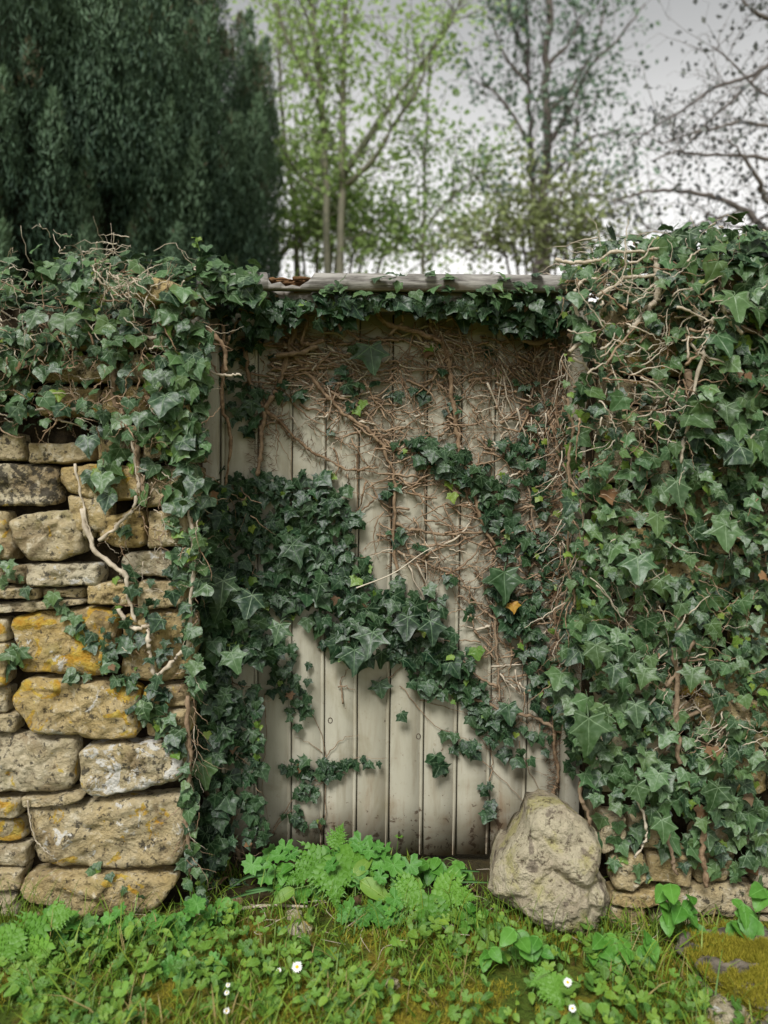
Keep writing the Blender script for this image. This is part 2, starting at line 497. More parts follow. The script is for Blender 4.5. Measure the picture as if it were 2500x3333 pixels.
def tube(pts, r0, r1=None, sides=5, bumps=0.0):
    """tapered tube along pts -> V, F"""
    pts = np.asarray(pts, float)
    n = len(pts)
    r1 = r0 if r1 is None else r1
    rad = np.linspace(r0, r1, n)
    if bumps:
        rad = rad * (1 + bumps * rng.normal(size=n))
    T = np.gradient(pts, axis=0)
    T /= np.linalg.norm(T, axis=1)[:, None] + 1e-9
    up = np.where(np.abs(T[:, 2:3]) > 0.9, np.array([[1.0, 0, 0]]), np.array([[0, 0, 1.0]]))
    A = np.cross(T, up); A /= np.linalg.norm(A, axis=1)[:, None] + 1e-9
    B = np.cross(T, A)
    th = np.arange(sides) / sides * 2 * np.pi
    V = (pts[:, None, :] + rad[:, None, None] * (np.cos(th)[None, :, None] * A[:, None, :] + np.sin(th)[None, :, None] * B[:, None, :])).reshape(-1, 3)
    i = np.arange(n - 1)[:, None] * sides
    j = np.arange(sides)[None, :]
    k = (np.arange(sides)[None, :] + 1) % sides
    a, b, c, d = i + j, i + k, i + sides + k, i + sides + j
    F = np.concatenate([np.stack([a, b, c], -1).reshape(-1, 3), np.stack([a, c, d], -1).reshape(-1, 3)])
    V = np.concatenate([V, pts[[0, -1]]])
    m = len(V)
    e0 = np.array([[m - 2, (q + 1) % sides, q] for q in range(sides)])
    e1 = np.array([[m - 1, (n - 1) * sides + q, (n - 1) * sides + (q + 1) % sides] for q in range(sides)])
    return V, np.concatenate([F, e0, e1])


def box_mesh(name, x0, x1, y0, y1, z0, z1, mat, bev=0.003, off=(0, 0, 0), wob=0.0, segs=1, axis=2):
    """bevelled box as an extruded octagon along axis 2 (z) or 0 (x)"""
    if axis == 2:
        a0, a1, b0, b1, e0, e1 = x0, x1, y0, y1, z0, z1
    else:
        a0, a1, b0, b1, e0, e1 = y0, y1, z0, z1, x0, x1
    prof = [(a0 + bev, b0), (a1 - bev, b0), (a1, b0 + bev), (a1, b1 - bev), (a1 - bev, b1), (a0 + bev, b1), (a0, b1 - bev), (a0, b0 + bev)]
    return extrude(name, prof, e0, e1, mat, axis, off, wob, segs)


def extrude(name, prof, e0, e1, mat, axis=2, off=(0, 0, 0), wob=0.0, segs=1):
    n = len(prof)
    V, F = [], []
    for s in range(segs + 1):
        e = e0 + (e1 - e0) * s / segs
        for (a, b) in prof:
            wa, wb = (wob * noise.noise((a * 9, b * 9, e * 3.1)), wob * noise.noise((a * 7 + 5, b * 9, e * 2.7 + 3))) if wob else (0, 0)
            V.append((a + wa, b + wb, e) if axis == 2 else (e, a + wa, b + wb))
    for s in range(segs):
        for i in range(n):
            j = (i + 1) % n
            a, b, c, d = s * n + i, s * n + j, (s + 1) * n + j, (s + 1) * n + i
            F += [(a, b, c), (a, c, d)]
    for base, rev in ((0, True), (segs * n, False)):
        for i in range(1, n - 1):
            t = (base, base + i, base + i + 1)
            F.append(t[::-1] if rev else t)
    return mesh_np(name, np.array(V) - np.asarray(off), F, mat, smooth_=False)


def chaikin(p, it=1):
    p = np.asarray(p, float)
    for _ in range(it):
        q = np.roll(p, -1, 0)
        p = np.stack([0.89 * p + 0.11 * q, 0.11 * p + 0.89 * q], 1).reshape(-1, 2)
    return p


def resample(p, n):
    p = np.vstack([p, p[:1]])
    d = np.concatenate([[0], np.cumsum(np.linalg.norm(np.diff(p, axis=0), axis=1))])
    t = np.linspace(0, d[-1], n, endpoint=False)
    return np.stack([np.interp(t, d, p[:, 0]), np.interp(t, d, p[:, 1])], 1)


def stone_mesh(name, poly, Y, depth, bulge, mat, n=72, rings=15, rough=0.010, seed=0, rnd_it=2, edge=14.0, facet=1.0, bs=0.95):
    """a rugged stone: outline poly in world x,z on plane Y, bulging forward, running back by depth"""
    p = resample(chaikin(poly, rnd_it), n)
    c = p.mean(0)
    so = Vector((seed * 3.7, seed * 1.9, seed * 2.3))
    V = []
    prof = []
    for k in range(3):                                      # sides, from the back
        prof.append((bs + (1 - bs) * k / 3.0 - 0.004 * (k < 2), depth * (1 - k / 3.0), 1.0))
    for k in range(rings):
        s = (1 - (k / rings)) if k else 0.985
        prof.append((s, -bulge * (1 - s ** edge), 1.0))
    for (s, dy, _) in prof:
        for q in p:
            x, z = c + (q - c) * s
            v = Vector((x, Y + dy, z))
            a = noise.fractal((v + so) * 9, 1.0, 2.0, 4)
            b = noise.voronoi((v + so) * 14)[0][0]
            w = noise.fractal((v - so) * 38, 1.0, 2.0, 3)
            f_ = noise.voronoi((v + so) * 5.5)
            big = facet * noise.noise(Vector(f_[1][0]) * 7.7) * rough * 1.5 * min(1.0, (f_[0][1] - f_[0][0]) * 6)
            dsp = a * rough * 1.1 + (b - 0.35) * rough * 1.5 + w * rough * 0.55 + big
            o = noise.noise((v + so) * 14) * rough * 0.55 + noise.noise((v + so) * 45) * rough * 0.35
            r_ = (q - c) / (np.linalg.norm(q - c) + 1e-6)
            V.append((v.x + r_[0] * o, v.y - dsp, v.z + r_[1] * o))
    m = len(prof)
    F = []
    for i in range(m - 1):
        for j in range(n):
            k = (j + 1) % n
            a, b, cc, d = i * n + j, i * n + k, (i + 1) * n + k, (i + 1) * n + j
            F += [(a, b, cc), (a, cc, d)]
    V.append((c[0], Y - bulge + rough * noise.noise((c[0] * 9, seed, c[1] * 9)), c[1]))
    t = len(V) - 1
    F += [((m - 1) * n + j, (m - 1) * n + (j + 1) % n, t) for j in range(n)]
    V.append((c[0], Y + depth, c[1]))
    t = len(V) - 1
    F += [(j, t, (j + 1) % n) for j in range(n)]
    base = np.array([c[0], Y, c[1]])
    me = mesh_np(name, np.array(V) - base, [f[::-1] for f in F], mat, smooth_=False)
    return me, base


# ------------------------------------------------------------------ ground
def axis_pts(fine0, fine1, step, far):
    a = list(np.arange(fine0, fine1 + 1e-6, step))
    d = step
    lo, hi = [], []
    x = fine0
    while x > -far:
        d *= 1.5; x -= d; lo.append(x)
    d, x = step, fine1
    while x < far:
        d *= 1.5; x += d; hi.append(x)
    return np.array(lo[::-1] + a + hi)


gx, gy = axis_pts(-2.2, 2.2, 0.035, 600), axis_pts(0.6, 3.2, 0.035, 600)
GX, GY = np.meshgrid(gx, gy)
GV = np.array([(x, y, gz(x, y) if abs(x) < 30 and abs(y) < 30 else 0.0) for x, y in zip(GX.ravel(), GY.ravel())])
nx, ny = len(gx), len(gy)
ii = (np.arange(ny - 1)[:, None] * nx + np.arange(nx - 1)[None, :]).ravel()
GF = np.concatenate([np.stack([ii, ii + 1, ii + nx + 1], 1), np.stack([ii, ii + nx + 1, ii + nx], 1)])
link('ground', mesh_np('ground', GV, GF, M['ground']), kind='structure')


# ------------------------------------------------------------------ stone walls
def rect(x0, y0, x1, y1, j=8):
    r = lambda: random.uniform(-j, j)
    mx = (x0 + x1) / 2
    return [(x0 + r(), y0 + r()), (mx + r(), y0 + r()), (x1 + r(), y0 + r()), (x1 + r(), (y0 + y1) / 2 + r()), (x1 + r(), y1 + r()), (mx + r(), y1 + r()), (x0 + r(), y1 + r()), (x0 + r(), (y0 + y1) / 2 + r())]


# outline (pixels), tone 0 grey .. 1 ochre, orange lichen, white lichen, black specks
LEFT = [
    ([(-80, 1515), (150, 1512), (192, 1520), (194, 1640), (60, 1650), (-80, 1645)], 0.25, 0, 0, 0.9),
    ([(203, 1520), (330, 1508), (468, 1518), (472, 1625), (330, 1635), (225, 1605), (198, 1560)], 0.85, 0.1, 0, 0.2),
    (rect(478, 1515, 628, 1650), 0.6, 0, 0, 0.2),
    ([(34, 1697), (100, 1668), (240, 1658), (268, 1690), (276, 1800), (200, 1822), (110, 1826), (60, 1772)], 0.35, 0.05, 0, 0.3),
    ([(-80, 1662), (20, 1664), (30, 1700), (55, 1780), (50, 1822), (-80, 1822)], 0.55, 0.4, 0, 0.1),
    (rect(275, 1662, 308, 1752, 4), 0.3, 0, 0, 0.3),
    ([(318, 1680), (400, 1672), (440, 1645), (470, 1660), (470, 1780), (380, 1790), (315, 1750)], 0.8, 0, 0, 0.2),
    (rect(478, 1662, 614, 1785), 0.5, 0, 0.1, 0.2),
    (rect(382, 1798, 612, 1882), 0.1, 0, 0.6, 0.1),
    (rect(95, 1838, 328, 1906, 5), 0.1, 0, 0.45, 0.4),
    (rect(-80, 1838, 86, 1898, 5), 0.4, 0.1, 0, 0.3),
    (rect(-80, 1912, 130, 1948, 4), 0.5, 0.1, 0, 0.3),
    (rect(136, 1914, 268, 1947, 4), 0.35, 0.1, 0.1, 0.3),
    ([(-80, 1972), (100, 1958), (268, 1951), (280, 1966), (150, 1984), (-80, 2002)], 0.25, 0, 0.2, 0.3),
    (rect(286, 1896, 445, 1972, 6), 0.75, 0.1, 0, 0.2),
    (rect(452, 1892, 612, 1975, 6), 0.55, 0, 0, 0.2),
    ([(30, 2012), (120, 1992), (300, 1977), (380, 1990), (384, 2100), (352, 2200), (200, 2198), (62, 2190), (40, 2100)], 0.85, 0.95, 0.35, 0.2),
    ([(392, 2000), (520, 1990), (624, 2002), (628, 2110), (600, 2210), (480, 2222), (388, 2205)], 0.85, 0.1, 0, 0.2),
    (rect(-80, 2015, 24, 2085, 5), 0.5, 0.2, 0, 0.3),
    (rect(-80, 2092, 30, 2226, 5), 0.55, 0.3, 0, 0.3),
    ([(40, 2262), (80, 2208), (200, 2207), (458, 2232), (462, 2330), (455, 2398), (330, 2405), (140, 2390), (90, 2350), (45, 2292)], 0.75, 0.85, 0.25, 0.3),
    (rect(470, 2228, 606, 2300), 0.7, 0.5, 0, 0.2),
    (rect(472, 2306, 612, 2402), 0.6, 0.6, 0.1, 0.2),
    (rect(-80, 2234, 26, 2322, 5), 0.1, 0, 0, 0.5),
    (rect(-80, 2328, 54, 2382, 5), 0.4, 0.1, 0, 0.3),
    ([(-80, 2395), (120, 2390), (240, 2405), (250, 2440), (244, 2560), (180, 2580), (0, 2575), (-80, 2585)], 0.25, 0.15, 0.1, 0.35),
    ([(257, 2432), (400, 2412), (600, 2420), (605, 2530), (500, 2560), (300, 2592), (268, 2540)], 0.45, 0.2, 0.85, 0.5),
    ([(76, 2590), (180, 2588), (255, 2570), (278, 2590), (230, 2612), (78, 2624)], 0.5, 0.3, 0.1, 0.3),
    (rect(-80, 2598, 68, 2664, 6), 0.55, 0.9, 0, 0.3),
    (rect(-80, 2670, 70, 2746, 6), 0.5, 0.95, 0.1, 0.3),
    ([(74, 2632), (200, 2620), (400, 2598), (600, 2582), (614, 2640), (610, 2760), (580, 2815), (400, 2832), (250, 2820), (112, 2805), (107, 2720)], 0.45, 0.3, 0.4, 0.35),
    (rect(-80, 2752, 86, 2818, 6), 0.3, 0.1, 0.1, 0.3),
    (rect(-80, 2824, 78, 2888, 6), 0.5, 0.1, 0, 0.3),
    (rect(-80, 2894, 58, 2990, 6), 0.2, 0, 0.2, 0.3),
    ([(85, 2842), (200, 2830), (400, 2838), (570, 2852), (578, 2880), (500, 2958), (420, 2976), (250, 2963), (85, 2918), (72, 2890)], 0.7, 0.25, 0, 0.2),
    (rect(95, 2972, 530, 3060, 8), 0.75, 0, 0, 0.3),
    (rect(-80, 1062, 62, 1188, 10), 0.1, 0, 0.1, 0.5),
    (rect(-80, 1200, 85, 1290, 8), 0.2, 0, 0, 0.4),
    (rect(-80, 1408, 80, 1502, 8), 0.4, 0, 0, 0.5),
    (rect(90, 1440, 300, 1503, 6), 0.4, 0, 0, 0.3),
    (rect(310, 1388, 445, 1500, 8), 0.7, 0, 0, 0.3),
    (rect(455, 1420, 628, 1503, 8), 0.7, 0, 0, 0.3),
]
RIGHT = [
    (rect(1952, 2646, 2036, 2768, 8), 0.35, 0.1, 0, 0.2),
    ([(1985, 2778), (2090, 2772), (2102, 2850), (2060, 2892), (1990, 2885)], 0.55, 0.1, 0, 0.2),
    (rect(2048, 2650, 2150, 2764, 8), 0.6, 0, 0, 0.2),
    (rect(2112, 2772, 2246, 2878, 8), 0.6, 0.1, 0, 0.2),
    ([(2262, 2700), (2370, 2690), (2400, 2760), (2386, 2872), (2262, 2880)], 0.55, 0.1, 0, 0.2),
    (rect(2412, 2690, 2640, 2760, 8), 0.2, 0, 0.1, 0.3),
    (rect(2450, 2770, 2640, 2876, 8), 0.1, 0, 0.3, 0.3),
    (rect(1984, 2898, 2160, 2944, 5), 0.7, 0, 0, 0.2),
    (rect(2168, 2886, 2640, 2985, 6), 0.4, 0, 0.15, 0.4),
    (rect(1978, 2950, 2105, 3040, 5), 0.6, 0.1, 0, 0.2),
    (rect(2112, 2992, 2640, 3060, 5), 0.35, 0, 0, 0.4),
    (rect(2250, 2352, 2372, 2410, 5), 0.4, 0, 0, 0.3),
    (rect(2215, 2416, 2312, 2462, 5), 0.6, 0, 0, 0.2),
    (rect(2318, 2420, 2440, 2500, 5), 0.5, 0, 0, 0.2),
    (rect(2390, 2000, 2640, 2110, 8), 0.75, 0, 0, 0.3),
]


def xz(poly, Y=Y_WALL):
    return [(P(a, b, Y).x, P(a, b, Y).z) for a, b in poly]


def bbox(p):
    a = np.array(p)
    return a[:, 0].min(), a[:, 1].min(), a[:, 0].max(), a[:, 1].max()


def filler(traced, x0, x1, z0, ztop, smin=0.07, smax=0.13):
    """coursed stones where no outline was traced"""
    bb = [bbox(xz(t[0])) for t in traced]
    out = []
    z = z0
    while z < max(ztop(x0), ztop(x1)):
        h = random.uniform(smin, smax)
        x = x0
        while x < x1:
            w = min(random.uniform(0.12, 0.30), x1 - x)
            r = (x, z, x + w, z + h)
            zt = min(ztop(x), ztop(x + w))
            if z < zt - 0.03 and w > 0.05:
                hit = False
                for b in bb:
                    ox = min(r[2], b[2]) - max(r[0], b[0]); oz = min(r[3], b[3]) - max(r[1], b[1])
                    if ox > 0.05 and oz > 0.030:
                        hit = True
                        break
                if not hit:
                    g = 0.005
                    j = lambda: random.uniform(-0.007, 0.007)
                    zz = min(z + h, zt)
                    out.append(([(x + g + j(), z + g + j()), (x + w / 2, z + g + j()), (x + w - g + j(), z + g + j()), (x + w - g + j(), (z + zz) / 2 + j()), (x + w - g + j(), zz - g + j()), (x + w / 2, zz - g + j()), (x + g + j(), zz - g + j()), (x + g + j(), (z + zz) / 2 + j())]))
            x += w
        z += h
    return out


def build_wall(label, traced, fill, core_poly, x_in):
    ox = sum(p[0] for p in core_poly) / len(core_poly)
    root = thing('stone_wall', label, 'wall', (ox, Y_WALL + 0.2, 0))
    # earth and rubble core, behind the stone faces
    prof = core_poly
    n = len(prof)
    V = [(x, Y_WALL + 0.055, z) for x, z in prof] + [(x, Y_WALL + 0.46, z) for x, z in prof]
    F = []
    for i in range(n):
        j = (i + 1) % n
        F += [(i, j, n + j), (i, n + j, n + i)]
    for i in range(1, n - 1):
        F += [(0, i + 1, i), (n, n + i, n + i + 1)]
    link('rubble_core', mesh_np('rubble_core', np.array(V) - np.array(root.location), [f[::-1] for f in F], M['core'], smooth_=False), root)
    k = 0
    for poly, tone, li, wh, dk in traced:
        k += 1
        w = xz(poly)
        b = bbox(w)
        big = max(b[2] - b[0], b[3] - b[1])
        me, base = stone_mesh('stone', w, Y_WALL + random.uniform(-0.008, 0.022), 0.17, 0.010 + min(0.022, 0.07 * min(b[2] - b[0], b[3] - b[1])), M['stone'], 84 if big > 0.15 else 52, 16 if big > 0.15 else 9, 0.006 + min(0.008, big * 0.03), seed=k + ox)
        o = link('stone', me, root, Vector(base) - root.location)
        o['tone'] = float(tone); o['lichen'] = float(li); o['white'] = float(wh); o['dark'] = float(dk)
    for w in fill:
        k += 1
        me, base = stone_mesh('stone', w, Y_WALL + random.uniform(0.0, 0.03), 0.12, 0.02, M['stone'], 36, 7, 0.008, seed=k + ox)
        o = link('stone', me, root, Vector(base) - root.location)
        o['tone'] = random.uniform(0.1, 0.9); o['lichen'] = random.choice([0, 0, 0.1, 0.4]); o['white'] = random.choice([0, 0, 0.2]); o['dark'] = random.uniform(0.1, 0.5)
    return root


XL, XR = -0.56, 0.615                                # inner edges of the two walls
ztl = lambda x: 1.72 + 0.05 * math.sin(x * 3 + 1.2)
ztr = lambda x: 1.78 + 0.09 * min(1, max(0, (x - 0.62) / 0.45))
wall_l = build_wall('honey limestone rubble wall left of the boarded door, orange lichen on its big stones', LEFT, filler(LEFT, -1.95, XL, -0.05, ztl),
                    [(-1.98, -0.2), (XL - 0.012, -0.2), (XL - 0.012, 1.70), (-1.2, 1.74), (-1.98, 1.68)], XL)
wall_r = build_wall('limestone rubble wall right of the door, almost hidden under ivy', RIGHT, filler(RIGHT, XR, 1.95, -0.05, ztr),
                    [(XR + 0.012, -0.2), (1.98, -0.2), (1.98, 1.88), (1.1, 1.87), (0.85, 1.85), (0.72, 1.83), (XR + 0.012, 1.79)], XR)
# bare stone on top of the left wall
me, base = stone_mesh('capping_stone', xz([(432, 968), (445, 925), (500, 902), (560, 912), (592, 930), (600, 972), (560, 988), (480, 986)], 2.12), 2.14, 0.2, 0.05, M['stone'], 72, 14, 0.012, seed=77)
o = link('stone', me, wall_l, Vector(base) - wall_l.location)
o['tone'] = 0.75; o['lichen'] = 0.15; o['white'] = 0.1; o['dark'] = 0.2
o['label'] = 'bare sandy stone showing through the ivy on top'

# ------------------------------------------------------------------ door and its frame
edges_v = [484, 556, 630, 701, 772, 843, 917, 990, 1062, 1140, 1213]
ex = [Pv(v, 1500, Y_DOOR).x for v in edges_v]
planks = []
door = thing('boarded_door', 'khaki painted plank door in the wall, overgrown with ivy and rootlets', 'door', ((ex[0] + ex[-1]) / 2, Y_DOOR + 0.02, 0))
for i in range(len(ex) - 1):
    a, b = ex[i], ex[i + 1]
    y = Y_DOOR + random.uniform(-0.0015, 0.002)
    g = 0.0016
    prof = [(a + g, y + 0.030), (a + g, y + 0.003), (a + g + 0.003, y), (b - 0.0145, y), (b - 0.0130, y + 0.005), (b - 0.0115, y + 0.005), (b - 0.0100, y + 0.0008), (b - 0.0050, y + 0.0008), (b - g, y + 0.006), (b - g, y + 0.030)]
    z0 = 0.015 + random.uniform(-0.012, 0.01)
    o = link('plank', extrude('plank', prof, z0, 1.84, M['board'], 2, door.location, 0.0012, 10), door)
    planks.append(o)
o = link('light_stop_backing', box_mesh('light_stop_backing', ex[0], ex[-1], Y_DOOR + 0.033, Y_DOOR + 0.045, 0.03, 1.84, M['core'], 0.002, door.location), door)  # unseen dark backing, added to stop light leaking between the planks
for (px, py) in ((1075, 2345), (1362, 2397)):
    c = P(px, py, Y_DOOR - 0.0005)
    th = np.linspace(0, 2 * np.pi, 14)[:-1]
    pts = np.array([(c.x + 0.0068 * math.cos(t), c.y, c.z + 0.0088 * math.sin(t)) for t in th] + [(c.x + 0.0068, c.y, c.z)])
    V, F = tube(pts, 0.0013, sides=4)
    link('knot', mesh_np('knot', V - np.array(door.location), F, M['knot']), planks[max(i for i in range(len(planks)) if ex[i] <= c.x)])

frame = thing('door_frame', 'khaki door posts under a weathered grey beam with a rotten end', 'door frame', (0.03, 2.42, 0))
fo = np.array(frame.location)
pa, pb, pc = Pv(438, 1500, 2.44).x, Pv(469.5, 1500, 2.44).x, Pv(481, 1500, 2.47).x
link('post', box_mesh('post', pa - 0.035, pb, 2.44, 2.55, 0.0, 1.80, M['board'], 0.004, fo, 0.002, 8), frame)
link('door_stop', box_mesh('door_stop', pb + 0.005, pc, 2.468, 2.53, 0.0, 1.80, M['board'], 0.003, fo, 0.002, 8), frame)
pd, pe = Pv(1219, 1600, 2.44).x, Pv(1262, 1600, 2.42).x
link('post', box_mesh('post', pd, pe, 2.42, 2.55, 0.0, 1.80, M['board'], 0.004, fo, 0.002, 8), frame)
# beam: fascia with a rotted-out notch, capping board, lower board
YF = 2.32
f0, f1 = P(640, 900, YF).x, P(1880, 900, YF).x
zt, zb = P(1250, 890, YF).z, P(1250, 944, YF).z
notch = []
for px, dy in ((868, 0), (872, 22), (884, 36), (912, 30), (930, 44), (952, 38), (975, 45), (990, 33), (1004, 26), (1014, 14), (1024, 0)):
    notch.append((P(px, 900, YF).x, zt - dy / FPX * YF))
out = [(f0, zb), (f1, zb), (f1, zt)] + [(P(px, 0, YF).x * 0 + P(px, 900, YF).x, zt - h) for px, h in ((1330, 0.0), (1322, 0.007), (1280, 0.009), (1262, 0.004), (1255, 0.0))] + notch[::-1] + [(f0, zt)]
# fascia as a front polygon (triangulated in x strips) pushed back
xs = sorted(set([p[0] for p in out] + list(np.linspace(f0, f1, 60))))


def top_at(x):
    best = zt
    tp = sorted(out[2:], key=lambda q: q[0])
    X = [q[0] for q in tp]; Z = [q[1] for q in tp]
    return float(np.interp(x, X, Z))


V, F = [], []
for x in xs:
    t = top_at(x) + 0.0012 * noise.noise((x * 60, 0, 0))
    b = zb + 0.0015 * noise.noise((x * 25, 4, 0))
    w = 0.0012 * noise.noise((x * 14, 9, 0))
    V += [(x, YF + w, b), (x, YF + w, t), (x, YF + 0.028, t), (x, YF + 0.028, b)]
for i in range(len(xs) - 1):
    for a, b in ((0, 1), (1, 2), (2, 3), (3, 0)):
        F += [(i * 4 + a, i * 4 + b, i * 4 + 4 + b), (i * 4 + a, i * 4 + 4 + b, i * 4 + 4 + a)]
n4 = (len(xs) - 1) * 4
F += [(0, 2, 1), (0, 3, 2), (n4, n4 + 1, n4 + 2), (n4, n4 + 2, n4 + 3)]
o = link('fascia_board', mesh_np('fascia_board', np.array(V) - fo, F, M['greywood'], smooth_=False), frame)
fascia = o
o['label'] = 'weathered grey board, rotted through at its left end'
x_n0, x_n1 = P(1030, 900, YF).x, f1
link('capping_board', box_mesh('capping_board', x_n0, x_n1, YF + 0.031, 2.60, zt - 0.022, zt + 0.001, M['greywood'], 0.0015, fo, 0.0006, 12, 0), frame)
link('lower_board', box_mesh('lower_board', f0, f1, YF + 0.045, YF + 0.07, P(1250, 1000, YF).z, zb + 0.01, M['greywood'], 0.003, fo, 0.002, 12, 0), frame)
link('beam', box_mesh('beam', f0, f1, YF + 0.075, 2.49, P(1250, 985, YF).z, zt - 0.055, M['greywood'], 0.003, fo, 0.002, 12, 0), frame)
for k in range(9):
    a = random.uniform(866, 960); b = a + random.uniform(40, 95)
    pz = zt - random.uniform(0.004, 0.045)
    x0, x1 = P(a, 900, YF).x, P(min(b, 1025), 900, YF).x
    y0 = YF + 0.030 + random.uniform(0, 0.02)
    pts = catmull([(x0, y0, pz), ((x0 + x1) / 2, y0 - 0.006, pz + random.uniform(-0.004, 0.004)), (x1, y0 + 0.004, pz + random.uniform(-0.004, 0.004))], 5)
    V, F = tube(pts, random.uniform(0.006, 0.010), 0.003, 5, 0.25)
    V[:, 2] = pz + (V[:, 2] - pz) * 0.7
    link('rotten_splinter', mesh_np('rotten_splinter', V - fo, F, M['rotten'], smooth_=False), fascia)
link('rotten_heart', box_mesh('rotten_heart', P(864, 900, YF).x, x_n0 - 0.001, YF + 0.045, 2.57, zt - 0.050, zt - 0.006, M['rotten'], 0.006, fo, 0.008, 16, 0), frame)


# ------------------------------------------------------------------ leaf shapes
def ivy_proto(kind, sd):
    q = np.random.default_rng(sd)
    if kind == 'star':
        half = [(0.0, 0.0), (0.13, -0.12), (0.28, -0.15), (0.44, -0.17), (0.37, 0.02), (0.42, 0.14), (0.72, 0.32), (0.45, 0.37), (0.31, 0.44), (0.21, 0.66), (0.10, 0.86)]
    elif kind == 'heart':
        half = [(0.0, 0.0), (0.15, -0.13), (0.33, -0.15), (0.47, -0.05), (0.52, 0.10), (0.56, 0.24), (0.46, 0.36), (0.35, 0.46), (0.24, 0.64), (0.13, 0.82), (0.06, 0.92)]
    else:
        half = [(0.0, 0.0), (0.13, -0.12), (0.30, -0.14), (0.43, -0.09), (0.43, 0.06), (0.50, 0.17), (0.66, 0.32), (0.47, 0.40), (0.34, 0.47), (0.22, 0.68), (0.10, 0.87)]
    sides = []
    for s in (1, -1):
        lw = 1 + q.normal() * 0.14
        ll = 1 + q.normal() * 0.09
        cut = q.uniform(0.0, 0.45)                        # how shallow the sinuses are
        hx = [x_ * (1 - cut) + cut * (0.62 * (1 - abs(y_ - 0.22) ** 1.3)) * 0.86 if 0.0 < y_ < 0.5 and x_ > 0.25 else x_ for x_, y_ in half]
        sides.append([(s * hx[i] * lw + q.normal() * 0.016 * (i > 0), y * ll + q.normal() * 0.018 * (i > 0)) for i, (x, y) in enumerate(half)])
    tip = (q.normal() * 0.04, 1.0)
    outl = sides[0] + [tip] + sides[1][:0:-1]
    n = len(outl)
    O = np.array(outl)
    c = np.array([0.0, 0.30])
    I = c + (O - c) * 0.55
    V2 = np.vstack([O, I, c[None]])
    cv, tp, fold, wav = q.uniform(-0.05, 0.45), q.uniform(-0.05, 0.55), q.uniform(-0.08, 0.30), q.uniform(0, 7)
    x, y = V2[:, 0], V2[:, 1]
    z = -cv * x * x * 1.3 - tp * np.clip(y - 0.25, 0, 9) ** 2 + fold * np.abs(x) + 0.045 * np.sin(x * 9 + wav) * np.sin(y * 8 + wav * 2)
    V = np.column_stack([x, y, z])
    F = []
    for i in range(n):
        j = (i + 1) % n
        F += [(i, j, n + j), (i, n + j, n + i), (n + i, n + j, 2 * n)]
    uv = V2.copy()
    F = np.array(F)
    pt = catmull([(0, 0, 0), (q.normal() * 0.05, -0.18, -0.06), (q.normal() * 0.12, -0.38, -0.28)], 2)
    TV, TF = tube(pt, 0.022, 0.018, 3)
    V = np.vstack([V, TV]); uv = np.vstack([uv, np.tile([[0.0, 0.02]], (len(TV), 1))])
    F = np.vstack([F, TF + len(V) - len(TV)])
    return V, F, uv


KINDS = ['star', 'mid', 'heart']
PROT = {k: [ivy_proto(k, 100 + i + 50 * KINDS.index(k)) for i in range(16)] for k in KINDS}
LEAFMESH = {}
MKEY = ['ivy', 'ivy_wall', 'ivy_young', 'ivy_sick', 'ivy_red', 'ivy_dead']


def leaf_mesh(kind, i, mk):
    key = (kind, i, mk)
    if key not in LEAFMESH:
        V, F, U = PROT[kind][i]
        LEAFMESH[key] = mesh_np('ivy_leaf', V, F, M[mk], U)
    return LEAFMESH[key]


def orient(nrm, tip, size):
    z = Vector(nrm).normalized()
    t = Vector(tip)
    y = (t - z * t.dot(z))
    if y.length < 1e-4:
        y = z.orthogonal()
    y.normalize()
    x = y.cross(z)
    return np.array([[x[0], y[0], z[0]], [x[1], y[1], z[1]], [x[2], y[2], z[2]]]) * size


